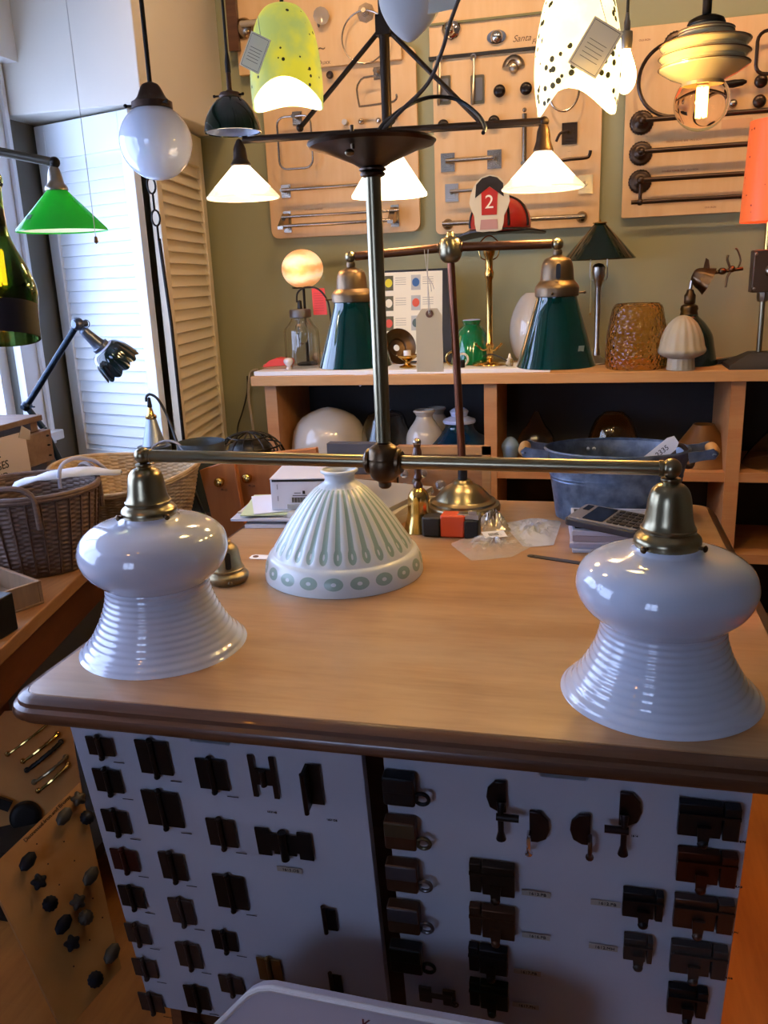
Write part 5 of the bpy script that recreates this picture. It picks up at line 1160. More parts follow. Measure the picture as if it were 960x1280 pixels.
for s in (-1,1):
    e=Vv(bxc.x+s*(ra*1.06),tY,zt-.012)
    for yy in (-.042,.042):
        m=M().prism([(0,-.012),(.03,-.010),(.052,-.012),(.060,0),(.052,.012),(.03,.010),(0,.012)],.003,frame((s,0,.18),(-.18*s,0,1),(0,-1 if s>0 else 1,0),e+Vv(-s*.008,yy,0))); m.ball(e+Vv(s*.044,yy-.004,.008),.005,10,.6); m.build('handle_bracket',zincm,tb_,world=True)
    M().tube([e+Vv(s*.044,-.040,.008),e+Vv(s*.046,-.02,.010),e+Vv(s*.046,.02,.010),e+Vv(s*.044,.040,.008)],[.010,.0135,.0135,.010],16).build('wooden_grip',hwood,tb_,world=True)
m=M()
for dx in (-.062,-.048): m.ball((bxc.x+dx,tY+rb2*.93,zt-.022),.0045,10,1)
m.build('rivet',mat('bright_rivet','b9c2cc',.3,.6),tb_,world=True)
t=thing('wood_samples_tag','printed white tag standing in the tub above two brown wooden rings','tag',(bxc.x+.095,tY,zt-.02))
Mx=frame(Vv(.72,.1,.62).normalized(),Vv(-.55,.2,.75).normalized(),Vv(.1,-.97,.2).normalized(),aY(838,560,tY-.02)+Vv(-.022,0,-.012))
M().prism([(-.06,-.016),(.032,-.016),(.046,-.008),(.046,.010),(.032,.016),(-.06,.016)],.001,Mx).build('card',paper,t,world=True)
text('NO.2335',.016,Mx@Matrix.Translation((-.008,0,.0012)),ink,None,'lettering').parent=t
l=[o for o in t.children if o.name.startswith('lettering')][0]; l.location=-t.location
for i,(x,y,r,lb) in enumerate(((858,563,.020,'larger'),(866,572,.016,'smaller'))):
    c=aY(x,y,tY-.0); o=M().ring((0,0,0),r,.0055,rx(.9)@ry(.6),24,8).build('wooden_ring',mat('brown_ring','4a382c',.5)); o.location=c+Vv(-.012,0,-.006); tag(o,lb+' brown ring resting on the tub rim under the white printed tag','ring')
# ------------------------------------------------------------------ behind the table: crystal knob board, brass knob boards, wire basket
gy=2.24
A=aY(497,557,gy); B=aY(612,557,gy)
kb=thing('knob_display','wooden framed display panel with glass knobs standing behind the bell handle','display board',((A.x+B.x)/2,gy,.60))
lw=wood('light_frame','a27a50','b58d60',(1,8,8),3,.5)
M().b2((A.x,gy,.60),(B.x,gy+.018,A.z)).build('panel_board',wood('knob_panel','8a6446','9b7350',(1,8,8),3,.5),kb,world=True)
m=M(); m.b2((A.x-.004,gy-.010,A.z-.022),(B.x+.004,gy,A.z)); m.b2((B.x-.020,gy-.010,.60),(B.x+.004,gy,A.z)); m.build('frame_strip',lw,kb,world=True)
bt_=text('Crystal & Glass',.011,XZ,mat('board_print_dk','33261c',.7),None); bt_.parent=kb; c=aY(545,562,gy); bt_.location=Vv(c.x,gy-.001,A.z-.035)-kb.location
for i,(x,y,r) in enumerate(((507,590,.013),(530,590,.013),(552,604,.015),(508,606,.011),(540,612,.010),(521,600,.010))):
    c=aY(x,y,gy); o=M().lathe(sp2([(0,.03),(r*.6,.029),(r,.022),(r*.95,.016),(r*.4,.008),(r*.5,0)],2),(0,0,0),10,rx(PI/2)).build('knob',mat('knob_glass','dfe6ee',.03,trans=.85,ior=1.5)); o.location=(c.x,gy,c.z)
    tag(o,'glass knob on the panel behind the hand bell, '+['left of the handle','just right of the handle','blue tinted beside the lamp base','low at the left','low beside the lamp base','directly behind the handle'][i],'knob','glass knobs on the display panel')
# slate blue box edge left of it
o=M().b2((-.06,-.02,0),(.10,.02,.10)).build('grey_box',mat('slate_box','4a4d58',.6),bevel=.002); c=aY(440,553,2.55); o.location=(c.x-.02,2.55,c.z-.10+.0); tag(o,'flat slate grey box edge seen between the dome shade and the brass stem','box')
boxst=M().b2((-.10,-.08,0),(.14,.10,c.z-.10-.001)).build('storage_crate',wood('crate_light','7a5c40','8a6a4a',(1,8,8),3,.6)); boxst.location=(c.x-.02,2.55,0); tag(boxst,'tall plain wooden crate behind the table supporting the slate grey box','crate')
# brass knob boards leaning left behind the table
kw=wood('knob_board_wood','9a5a2a','b06c38',(8,1,1),1.5,.4,coat=.15)
for i,(pl,pr_,yb,lab) in enumerate((((249,588),(292,574),2.05,'front wooden panel with one round brass knob leaning behind the table corner'),((288,572),(395,560),2.10,'wider wooden panel with a brass knob behind the first panel and the carton'))):
    a=aY(*pl,yb); b=aY(*pr_,yb)
    t=thing('knob_board',lab,'display board',(a.x,yb,.45),(0,0,0),'wooden knob boards behind the table')
    sh_=.035
    M().prism([(a.x+.09,.45),(b.x+.045,.45),(b.x,b.z),(a.x,a.z)],.02,frame((1,0,0),(0,.0,1),(0,-1,0),(0,yb,0)),z0=-.02).build('board',kw,t,world=True,bevel=.002)
    c=aY(*((272,604) if i==0 else (307,599)),yb-.03)
    M().lathe(sp2([(0,.034),(.009,.032),(.0135,.024),(.0125,.016),(.005,.009),(.007,0)],3),(c.x,yb,c.z),24,rx(PI/2)).build('brass_knob',brassl,t,world=True)
    o=text('M-22' if i==0 else 'M-24',.009,XZ,mat('board_print_dk','33261c',.7),None); o.parent=t; o.location=Vv(c.x+.004,yb-.0012,c.z-.026)-t.location
# wire basket
wb=thing('wire_basket','upturned black wire basket behind the table between shutter and shelf','basket',(aY(313,560,2.5).x,2.5,.60))
c=aY(313,572,2.5); R=.115
m=M()
for k in range(9):
    a=k*PI/9; m.tube([c+Vv(R*math.cos(a)*math.cos(t_),R*math.sin(a)*math.cos(t_),.085*math.sin(t_)) for t_ in [PI*i/14 for i in range(15)]],.0024,6)
m.build('wire_ribs',iron,wb,world=True)
for k,(h,f_) in enumerate(((0,1),(.04,.88),(.07,.55))): M().ring(c+Vv(0,0,h),R*f_,.003,None,36,6).build('wire_hoop',iron,wb,world=True)
M().lathe(sp2([(0,.06),(.05,.055),(.07,.03),(.07,-.02),(0,-.02)],2),c,24).build('dark_bulk',blackm,wb,world=True)
o=M().b2((-.14,-.14,0),(.14,.14,c.z-.021)).build('stool_box',wood('stool_wood','4a3524','5a412c',(1,8,8),3,.6)); o.location=(c.x,2.5,0); tag(o,'dark wooden box standing on the floor under the wire basket','box')
# ------------------------------------------------------------------ bench on the left
BZ=.85
b0=aZ(0,812,BZ); b1=aZ(120,700,BZ); bd=(b1-b0).normalized(); bn=Vv(-bd.y,bd.x,0)
bench=thing('bench','rustic plank bench along the window wall carrying the baskets and crate','bench',(b0.x,b0.y,0))
st=b0-bd*.75; en=b1+bd*.55; wd=.66
Mb=frame(bd,bn,(0,0,1),(st.x,st.y,0)); Lb_=(en-st).length
for k in range(3): M().prism([(0,.21*k+.001),(Lb_,.21*k+.001),(Lb_,.21*k+.209),(0,.21*k+.209)],.030,Mb,z0=BZ-.030).build('plank',benchw,bench,world=True,bevel=.003)
M().prism([(0,.03),(Lb_,.03),(Lb_,.055),(0,.055)],.10,Mb,z0=BZ-.131).build('apron',fasc,bench,world=True,bevel=.002)
for u_ in (.05,Lb_-.12):
    for v_ in (.06,.54): M().prism([(u_,v_),(u_+.07,v_),(u_+.07,v_+.07),(u_,v_+.07)],BZ-.031,Mb).build('leg',fasc,bench,world=True)
BT=BZ+.0008
def wick(nr,na,rf,z0,z1,amp=.0022,wide=False):
    """woven wall: rf(h,a)->(x,y) for h in 0..1"""
    vs=[]
    for j in range(nr*3+1):
        h=j/(nr*3); row=j//3; e=math.sin(PI*((j%3)+.0)/3) if j%3 else 0
        for i in range(na):
            a=2*PI*i/na; x,y=rf(h,a); L=math.hypot(x,y) or 1
            d=amp*e*(1 if (row+ (i*1)//4)%2 else -.6)
            vs.append((x*(1+d/L),y*(1+d/L),z0+(z1-z0)*h))
    n=na; return vs,[(j*n+i,j*n+(i+1)%n,(j+1)*n+(i+1)%n,(j+1)*n+i) for j in range(nr*3) for i in range(n)]
def basket(name,label,loc,ra,rb,ra0,rb0,H,mt,rimr,zr=lambda a:0,rows=26,na=176,amp=.003):
    t=thing(name,label,'basket',loc,(0,0,0))
    rf=lambda h,a:((ra0+(ra-ra0)*h**.8)*math.cos(a),(rb0+(rb-rb0)*h**.8)*math.sin(a))
    vs,fs=wick(rows,na,rf,0,1,amp)
    vs=[(x,y,z*(H+zr(math.atan2(y,x)))) for x,y,z in vs]
    o=M().add(vs,fs).build('woven_side',mt,t,smooth=60); md=o.modifiers.new('thickness','SOLIDIFY'); md.thickness=.005; md.offset=-1
    M().lathe([(0,.002),(1,.002),(1,.008),(0,.008)],(0,0,0),48,sx=ra0,sy=rb0).build('woven_bottom',mt,t)
    for k in (0,.006): M().tube([(ra*math.cos(a),rb*math.sin(a),H+zr(math.atan2(math.sin(a),math.cos(a)))+k) for a in [2*PI*i/64 for i in range(64)]],rimr,8,closed=True).build('rim',mt,t)
    return t
wk1=mat('dark_wicker','45332a',.6,mott=(60,'705747',.25,(1,1,3))); wk2=mat('light_rattan','c0a276',.6,mott=(40,'94764f',.2,(1,1,3)))
c=aZ(35,737,BZ); 
zt=zrow(-1.24,1.62,612)
p1=Vv(-1.255,1.64,BT)
t=basket('wicker_basket','dark round wicker basket with looped handles at the front of the bench',p1,.155,.145,.125,.115,.182,wk1,.006,lambda a:0,rows=34,amp=.0022)
for a0,sx_ in ((-1.25,1),(1.0,1)):
    cx_=.15*math.cos(a0); cy_=.14*math.sin(a0); tx,ty=-math.sin(a0),math.cos(a0)
    M().tube(smoothp([(cx_+tx*.055,cy_+ty*.055,.12),(cx_+tx*.052,cy_+ty*.052,.182),(cx_+tx*.035,cy_+ty*.035,.206),(cx_,cy_,.214),(cx_-tx*.035,cy_-ty*.035,.206),(cx_-tx*.052,cy_-ty*.052,.182),(cx_-tx*.055,cy_-ty*.055,.12)],4),.0065,8).build('handle',wk1,t)
for a0 in (-.35,-1.5):
    M().prism(rrect(.03,.04,.004,2),.03,Matrix.Translation((.112*math.cos(a0),.105*math.sin(a0),0))).build('foot_block',wk1,t) if False else None
# slats of dark uprights on the basket
m=M()
for k in range(30):
    a=2*PI*k/30; m.tube([(( .125+.03*h**.8)*1.018*math.cos(a),(.115+.03*h**.8)*1.018*math.sin(a),h*.182) for h in (0.02,.3,.6,.97)],.0022,6)
m.build('upright_stakes',mat('stake_brown','4e3628',.6),t)
p2=Vv(-1.215,1.98,BT)
t2=basket('rattan_basket','light rattan oval basket with high ends standing behind the dark wicker basket',p2,.21,.155,.165,.12,.142,wk2,.006,lambda a:.012*math.cos(2*a)+.022*math.sin(a),rows=30,na=232,amp=.0026)
M().tube(smoothp([(.0,.13,.13),(.01,.145,.175),(.05,.15,.198),(.10,.14,.190),(.14,.115,.14)],4),.004,8).build('handle',mat('leather_grey','6e6a6a',.6),t2)
# white cloth / paper draped on dark basket
random.seed(4)
m=M(); N_=10; vs=[]
for i in range(N_+1):
    for j in range(5):
        u_=i/N_; v_=j/4; w_=.075*math.sin(PI*min(1,u_*.9+.1))+.01
        vs.append((-.02+.19*u_, -.02+.14*u_+ (v_-.5)*w_, .190+.016*math.sin(PI*u_)+.012*math.sin(PI*v_)+random.uniform(-.003,.003)))
m.add(vs,[(i*5+j,(i+1)*5+j,(i+1)*5+j+1,i*5+j+1) for i in range(N_) for j in range(4)])
o=m.build('paper_wrap',mat('white_wrap','c6cede',.6),smooth=80); o.modifiers.new('thickness','SOLIDIFY').thickness=.002; o.location=p1; tag(o,'folded white paper lying across the rim of the dark wicker basket','paper')
# folded pale cord loop
o=M().tube(smoothp([(0,-.05,0),(.0,-.04,.045),(.01,0,.060),(.03,.05,.045),(.05,.075,.012)],5),.0045,8).build('cord_loop',mat('pale_cord','9a98a8',.7)); o.location=p1+Vv(.075,.06,.180); tag(o,'pale twisted loop handle arching above the folded white paper','handle')
# wooden crate with paper sign
cr=thing('wooden_crate','old wooden crate with metal knobs on top and a taped paper sign','crate',(-1.665,1.80,BT),(0,0,PI/2))
cw=wood('crate_wood','7c6350','69503f',(8,1,8),2.5,.6)
cz=.21
m=[((-.30,-.16,.012),(.30,-.145,.10)),((-.30,-.16,.148),(.30,-.145,.238)),((-.30,.145,.012),(.30,.16,.10)),((-.30,.145,.148),(.30,.16,.238))]
for a,b in m: M().b2(a,b).build('side_slat',cw,cr,bevel=.002)
for x in (-.30,.282): 
    M().b2((x,-.144,.012),(x+.018,.144,.238)).build('end_board',cw,cr,bevel=.002)
M().b2((-.282,-.144,0),(.282,.144,.012)).build('crate_bottom',cw,cr)
M().b2((-.29,-.15,.266),(.285,.15,.282)).build('lid_board',cw,cr,bevel=.002)
m=M()
for z in (.165,.195,.222): m.ball((.28,-.161,z),.006,8,.5)
m.build('nail_heads',iron,cr)
for x in (-.27,.24): M().b2((x,-.14,.239),(x+.03,.14,.2655)).build('lid_batten',cw,cr)
cp_=cr.location; 
sg=thing('paper_sign','white paper sign lettered for miscellaneous hinges, taped on the wooden crate','sign',(0,0,0))
Ms=cr.matrix_basis@frame((1,0,0),(0,0,1),(0,-1,0),(.05,-.1625,.155))
sg.location=Ms.translation; sg.rotation_euler=Ms.to_3x3().to_euler()
M().prism([(-.16,-.10),(.135,-.10),(.13,.098),(-.16,.10)],.001).build('sheet',mat('sign_paper','b9aba6',.7),sg)
for k,s_ in enumerate(('MISC','HINGES','AND','PULLS')):
    text(s_,.030,Matrix.Translation(((.02,.045,.038,.105)[k],.056-.031*k,.0014)),ink,sg,'lettering',ax='RIGHT')
M().prism([(.10,.085),(.145,.07),(.155,.095),(.12,.115)],.001,z0=.0012).build('clear_tape',mat('tape_clear','c9b9a4',.2,alpha=.5),sg)
G='small metal knobs lying on the crate lid'
cm=cr.matrix_basis
for i,(u_,v_,r,l) in enumerate(((.02,-.06,.022,'round pewter knob at the front of the crate lid'),(.12,-.02,.018,'smaller dark knob near the lid corner beside the lamp'),(-.06,-.0,.02,'grey knob at the left picture edge on the crate lid'),(.19,.03,.014,'little knob at the right end of the crate lid'))):
    o=M().lathe(sp2([(0,.0),(r*.5,0),(r*.45,r*.4),(r,r*.8),(r*.9,r*1.2),(0,r*1.35)],3),(0,0,0),20).build('knob',mat('pewter','6d6f76',.35,.9)); o.location=cm@Vv(u_,v_,.2825); tag(o,l,'knob',G)
# articulated lamp
jl=aY(97,405,2.22); q1=aY(33,508,2.20)
al=thing('task_lamp','dark blue jointed task lamp with a scalloped green glass shade standing at the crate','lamp',(q1.x+.1,2.24,BT))
bl3=mat('blue_black_metal','1e2c3a',.35,.7)
M().cyl(q1,jl,.0095).build('upper_arm',bl3,al,world=True)
M().cyl(q1,(q1.x+.04,2.21,BT+.22),.009).cyl((q1.x+.04,2.21,BT+.22),(q1.x+.10,2.24,BT+.012),.010).build('lower_arm',bl3,al,world=True)
M().lathe(sp2([(0,.0),(.06,.0),(.058,.008),(.02,.014),(0,.014)],2),(q1.x+.10,2.24,BT),28).build('lamp_foot',bl3,al,world=True)
M().ball(q1,.016,14).cyl(q1+Vv(-.0,-.02,0),q1+Vv(.0,.02,0),.007).cyl(q1,q1+Vv(.035,-.01,.0),.0025).build('joint',bl3,al,world=True)
M().ball(jl,.019,16).cyl(jl+Vv(0,-.02,0),jl+Vv(.015,.02,.0),.010).ring(jl+Vv(.028,0,.0),.011,.0015,rx(PI/2),12,5).build('joint',mat('grey_joint','5b6473',.35,.8),al,world=True)
sd=(aY(139,450,2.27)-aY(104,418,2.22)).normalized(); sb=aY(103,412,2.22)
M().lathe(sp2([(0,-.005),(.012,0),(.015,.02),(.018,.05),(.021,.062)],3)+[(.026,.064),(.026,.076),(.021,.078)],sb,28,align(sd)).build('shade_holder',mat('grey_joint','5b6473',.35,.8),al,world=True)
scm=mat('dark_teal_glass','04181d',.05,coat=.9)
def scal(r,z,a,j): return r*(1+.05*abs(math.cos(6*a))*min(1,z/.09))
R3=align(sd)
prf=sp2([(.022,.074),(.040,.080),(.052,.098),(.059,.122),(.064,.148)],4)
N=120; vs=[]
for i in range(N):
    a=2*PI*i/N
    for j,(r,z) in enumerate(prf):
        f=(z-.074)/.076; rr=r*(1+.055*min(1,f*2)*(abs(math.sin(6*a))-.5)); vs.append(sb+R3@Vv(rr*math.cos(a),rr*math.sin(a),z+.009*f*f*abs(math.sin(6*a))))
n_=len(prf); o=M().add(vs,[(i*n_+j,((i+1)%N)*n_+j,((i+1)%N)*n_+j+1,i*n_+j+1) for i in range(N) for j in range(n_-1)]).build('scalloped_shade',scm,al,world=True); 
cc_=sb+R3@Vv(0,0,.11)
vs=[]
for i in range(N):
    a=2*PI*i/N
    for j,(r,z) in enumerate(prf):
        f=(z-.074)/.076; rr=(r-.003)*(1+.055*min(1,f*2)*(abs(math.sin(6*a))-.5)); vs.append(sb+R3@Vv(rr*math.cos(a),rr*math.sin(a),z-.0015+.009*f*f*abs(math.sin(6*a))))
M().add(vs,[(i*n_+j,((i+1)%N)*n_+j,((i+1)%N)*n_+j+1,i*n_+j+1) for i in range(N) for j in range(n_-1)]).build('shade_lining',mat('enamel_lining','a9b0c4',.3),al,world=True)
# zinc cone lamp with looping cord
X=aY(192,550,2.24).x; Y=2.24
t=thing('cone_lamp','small grey zinc cone lamp with brass collar and black looping cord by the shutter','lamp',(X,Y,zrow(X,Y,556)))
M().shell(vp(X,Y,[(5,522),(6,524),(14,555),(15,556)]),.002,(X,Y,0),32).build('zinc_cone',mat('zinc_grey','7f8894',.4,.7),t,world=True)
M().lathe(sp2(vp(X,Y,[(2,508),(3,512),(4,517),(7,520),(7,523),(0,524)]),1),(X,Y,0),20).build('brass_collar',brassl,t,world=True)
M().lathe(vp(X,Y,[(0,496),(2,498),(3,508),(2,510)]),(X,Y,0),12).build('cord_grip',cordm,t,world=True)
o=pxpath([(183,502,Y),(183,496,Y),(188,493,Y),(198,500,Y),(210,522,Y),(222,555,2.15),(234,590,2.1),(250,630,2.08),(262,660,2.06),(268,690,2.04)],.004,'cord',cordm,t)
# dark box (bin) it stands on
bx2=aY(236,600,2.15); 
o=M().lathe(sp2([(.0,0),(.055,0),(.06,.01),(.066,.16),(.068,.19)],2),(0,0,0),40).build('dark_pot',mat('slate_pot','3a4348',.55)); c=aZ(236,645,BZ); o.location=(c.x+.004,c.y+.11,BT); tag(o,'dark slate coloured pot on the bench beside the rattan basket','pot')
o=M().lathe([(0,0),(.05,0),(.05,.24),(.0,.242)],(0,0,0),24).build('grey_stand',mat('slate_pot','3a4348',.55)); o.location=(X,Y+.0,zrow(X,Y,556)-.243); tag(o,'plain grey column on the bench hidden under the zinc cone lamp','stand')
# small wooden tray and black thing at the front of the bench
c=aZ(12,770,BZ)
t=thing('wooden_tray','shallow wooden tray of small metal screws at the front edge of the bench','tray',(c.x-.09,c.y+.05,BT),(0,0,math.radians(-25)))
tw=wood('tray_wood','84684c','6f5640',(8,8,1),2.5,.5)
for a,b in (((-.10,-.07,0),(.10,.07,.005)),((-.10,-.07,.005),(.10,-.062,.05)),((-.10,.062,.005),(.10,.07,.05)),((-.10,-.062,.005),(-.092,.062,.05)),((.092,-.062,.005),(.10,.062,.05))):
    M().b2(a,b).build('tray_side' if b[2]>.01 else 'tray_bottom',tw,t,bevel=.001)
random.seed(2)
G='steel screws in the small wooden tray'
for k in range(7):
    o=M().cyl((0,0,0),(.022,0,.004),.0025).ball((0,0,0),.005,8,.6).build('steel_screw',nickel); mm=t.matrix_basis; o.location=mm@Vv(random.uniform(-.01,.07),random.uniform(-.045,.045),.010+.002*k); o.rotation_euler=(0,0,random.uniform(0,6)); tag(o,'small steel screw lying with others in the wooden tray on the bench','screw',G)
o=M().b2((-.02,-.03,0),(.012,.03,.075)).build('black_block',blackm,bevel=.002); c=aZ(2,800,BZ); o.location=(c.x-.012,c.y+.02,BT); tag(o,'black upright block at the left picture edge in front of the wooden tray','block')
# ------------------------------------------------------------------ hardware on the two white panels (local x right, y up, z towards the viewer)
PR=PMt((0,0,0)).to_3x3()
def psc(x,y): return proj(pp(x,y))[2]/F     # metres per pixel there
def on(name,label,cat,x,y,group): return thing(name,label,cat,pp(x,y)+PN*.0005,PR,group)
blk=mat('black_hinge','0d0d0f',.42,.5); orb=mat('bronze_hinge','2a2320',.4,.7); rus=mat('russet_hinge','3d1b17',.4,.6); pew=mat('pewter_hinge','46403e',.4,.75); brs=mat('antique_brass_hinge','6d5c3c',.35,.9)
lblm=mat('strip_label','9c9488',.7)
def hinge(x,y,w,h,m,label):
    s=psc(x,y); w*=s; h*=s; t=on('butt_hinge',label,'hinge',x,y,'butt hinges on the left white panel')
    for sg in (-1,1):
        q=M().prism([(sg*.002,-h/2),(sg*w/2,-h/2),(sg*w/2,h/2),(sg*.002,h/2)],.0025); o=q.build('hinge_leaf',m,t,bevel=.0004)
    M().cyl((0,-h/2,.004),(0,h/2,.004),.004,seg=12).build('barrel',m,t)
    for sg in (-1,1): M().ball((0,sg*(h/2+.003),.004),.005,10).build('tip',m,t)
    M().b2((w*.35,-h/2-.013,0),(w*.35+.018,-h/2-.0115,.0003)).build('printed_code',ink,t)
rows=[(126,932,36,28,orb),(136,975,38,36,blk),(146,1026,36,36,blk),(157,1074,36,34,rus),(166,1120,34,34,blk),(173,1166,32,32,pew),(182,1209,32,30,pew),(190,1252,32,32,pew)]
nth=['top','second','third','fourth','fifth','sixth','seventh','lowest']
cn={blk:'black',orb:'dark bronze',rus:'reddish brown',pew:'brownish pewter',brs:'antique brass'}
for i,(x,y,w,h,m) in enumerate(rows): hinge(x,y,w,h,m,cn[m]+' butt hinge, '+nth[i]+' of the leftmost column on the left white panel')
rows=[(193,946,44,52,blk),(204,1010,50,56,blk),(217,1082,34,44,orb),(228,1138,32,42,pew),(237,1193,32,42,pew),(247,1246,32,40,blk)]
for i,(x,y,w,h,m) in enumerate(rows): hinge(x,y,w,h,m,('large ' if i<2 else '')+cn[m]+' butt hinge, '+(nth[i] if i<5 else 'lowest')+' of the second column on the left white panel')
rows=[(266,967,40,48,blk),(278,1040,38,44,orb),(289,1114,42,56,blk),(282,1175,32,32,blk),(290,1230,32,30,pew)]
for i,(x,y,w,h,m) in enumerate(rows): hinge(x,y,w,h,m,('tall ' if i==2 else '')+cn[m]+' butt hinge, '+(nth[i] if i<4 else 'lowest')+' of the third column on the left white panel')
hinge(338,1211,32,40,brs,'antique brass butt hinge just above the rounded white sign')
hinge(255,1288,36,30,blk,'black hinge cut by the bottom of the picture left of the white sign')
# H hinge, parliament hinge, side-on strap hinges
s=psc(330,970); t=on('h_hinge','tall dark H shaped hinge in the upper right of the left white panel','hinge',330,970,'special hinges on the left white panel')
for sg in (-1,1): M().prism([(sg*.012,-.038),(sg*.020,-.038),(sg*.020,.038),(sg*.012,.038)],.003).build('hinge_leaf',orb,t,bevel=.0005)
M().b2((-.013,-.014,0),(.013,.014,.003)).cyl((0,-.014,.004),(0,.014,.004),.0045).build('barrel',orb,t)
t=on('parliament_hinge','very wide black winged hinge above a paper strip label on the left panel','hinge',356,1054,'special hinges on the left white panel')
for sg in (-1,1): M().prism([(sg*.001,-.021),(sg*.018,-.021),(sg*.018,-.015),(sg*.022,-.015),(sg*.022,-.026),(sg*.044,-.026),(sg*.044,.027),(sg*.022,.027),(sg*.022,.018),(sg*.001,.018)],.003).build('hinge_leaf',blk,t,bevel=.0005)
M().cyl((0,-.027,.005),(0,.027,.005),.0065).build('barrel',blk,t)
def strip(x,y,s_,par=None,w=.040):
    t=on('strip_label','pale paper strip printed '+s_+(' beside the wide black hinge' if par else ''),'label',x,y,'printed paper strips on the white panels')
    M().prism([(-w/2,-.005),(w/2,-.005),(w/2,.005),(-w/2,.005)],.0005).build('strip',lblm,t); text(s_,.0075,Matrix.Translation((.002,0,.0006)),ink,t,'lettering'); return t
strip(362,1087,'1615.OB')['label']='pale paper strip printed 1615.OB under the wide black winged hinge'
for x,y,h,lab in ((388,979,.072,'dark olive hinge seen edge on near the top of the left panel'),):
    t=on('open_hinge',lab,'hinge',x,y,'special hinges on the left white panel')
    M().b2((-.004,-h/2,0),(0,h/2,.022)).build('hinge_leaf',mat('olive_hinge','2f2e26',.4,.7),t,bevel=.0005); M().b2((.0,-h/2,0),(.018,h/2,.002)).build('hinge_leaf',orb,t); M().cyl((-.002,-h/2,.022),(-.002,h/2,.022),.0035).build('barrel',orb,t)
for x,y,w,h,lab in ((414,1148,.019,.046,'narrow dark half hinge on the lower right of the left panel'),(422,1229,.018,.044,'lowest narrow half hinge right of the white sign corner')):
    t=on('half_hinge',lab,'hinge',x,y,'special hinges on the left white panel')
    M().prism([(-w/2,-h/2),(w/2,-h/2),(w/2,h/2),(-w/2,h/2)],.003).build('hinge_leaf',blk,t,bevel=.0005); M().cyl((-w/2,-h/2-.006,.004),(-w/2,h/2+.006,.004),.0035).build('barrel',orb,t)
# box catches with ring
def ringcatch(x,y,w,h,m1,m2,lab):
    s=psc(x,y); w*=s;h*=s; t=on('ring_catch',lab,'latch',x,y,'ring catches on the right white panel')
    M().prism(rrect(w,h,.003,2),.018).build('catch_box',m1,t,bevel=.0015); M().b2((-w/2+.001,0,.018),(w/2-.001,h/2-.001,.020)).build('cover_plate',m2,t,bevel=.0006)
    M().ring((w/2+.009,-h*.26,.012),.0095,.0028,None,24,8).build('pull_ring',m2,t)
    M().b2((w/2-.002,-h*.33,.008),(w/2+.004,-h*.18,.015)).build('ring_lug',m2,t)
pb=mat('catch_bronze','4e3626',.4,.7); pn=mat('catch_nickel','5e5c60',.35,.8); bk2=mat('catch_black','131317',.4,.4)
for i,(x,y,a,b) in enumerate(((501,979,bk2,bk2),(503,1034,pb,mat('catch_brass','55503f',.35,.8)),(505,1087,pb,pn),(507,1139,pb,pn),(510,1189,bk2,mat('catch_green','10201f',.35,.5)))):
    ringcatch(x,y,40,44,a,b,['top black','second bronze','third nickel topped','fourth nickel topped','lowest greenish black'][i]+' ring catch of the column at the left of the right panel')
def cupcatch(x,y,w,h,m,lab,split=.28,tong=0,name='cupboard_catch',side=-1):
    s=psc(x,y); w*=s;h*=s; t=on(name,lab,'latch',x,y,'cupboard catches on the right white panel')
    xs=-w/2+w*split if side<0 else w/2-w*split
    M().b2((-w/2,-h/2,0),(xs-.0008,h/2,.012)).build('keep',m,t,bevel=.0012); M().b2((xs+.0008,-h/2,0),(w/2,h/2,.014)).build('catch_body',m,t,bevel=.0012)
    M().b2((-w/2,h*.18,.012),(w/2,h*.26,.016)).build('raised_rib',m,t)
    kx=tong*w
    M().prism([(kx-.006,-h/2-.008),(kx+.006,-h/2-.008),(kx+.008,-h*.1),(kx-.008,-h*.1)],.004,z0=.014).ball((kx,-h/2-.006,.017),.007,12,.7).build('thumb_turn',m,t)
cb1=mat('catch_brown','33281f',.4,.7)
for i,(x,y,w,h,m) in enumerate(((616,1092,56,48,cb1),(616,1146,56,48,pb),(611,1193,48,42,mat('catch_dark','1c1c20',.4,.6)),(612,1237,48,42,mat('catch_green','10201f',.35,.5)))):
    cupcatch(x,y,w,h,m,['top bronze','second lighter bronze','third dark','lowest greenish black'][i]+' catch of the middle column on the right white panel',.27,.08)
for i,(x,y,s_) in enumerate(((670,1117,'1613.PB'),(670,1170,'1616.PB'),(659,1215,'1617.PB'),(657,1257,'1617.PN'))): strip(x,y,s_)['label']='pale strip label printed '+s_+', '+['top','second','third','lowest'][i]+' beside the middle column of catches'
for i,(x,y,w,h,m,l) in enumerate(((885,1019,72,52,bk2,'large black rim latch at the top right corner of the right panel'),(882,1078,70,50,mat('latch_copper','4d2a1c',.35,.8),'large copper brown rim latch, second at the right edge of the right panel'),(878,1136,70,50,mat('latch_nickel','5a4c46',.3,.9),'large shiny nickel rim latch, third at the right edge of the right panel'),(872,1193,66,50,mat('latch_grey','44403e',.45,.6),'large matt grey rim latch, fourth at the right edge of the right panel'),(858,1244,46,46,bk2,'lowest black rim latch at the right edge of the right panel'),(803,1124,48,42,bk2,'black small latch beside the strip label right of centre'),(797,1179,34,38,mat('latch_grey','44403e',.45,.6),'small grey nickel latch beside the lower right strip label'))):
    cupcatch(x,y,w,h,m,l,.28 if i<5 else .2,-.08 if i<4 else .02,'rim_latch',side=1)
for x,y,s_,l in ((757,1129,'1612.PB','upper pale strip label left of the black small latch'),(754,1184,'1612.MH','lower pale strip label left of the small grey latch')): strip(x,y,s_)['label']=l+' printed '+s_
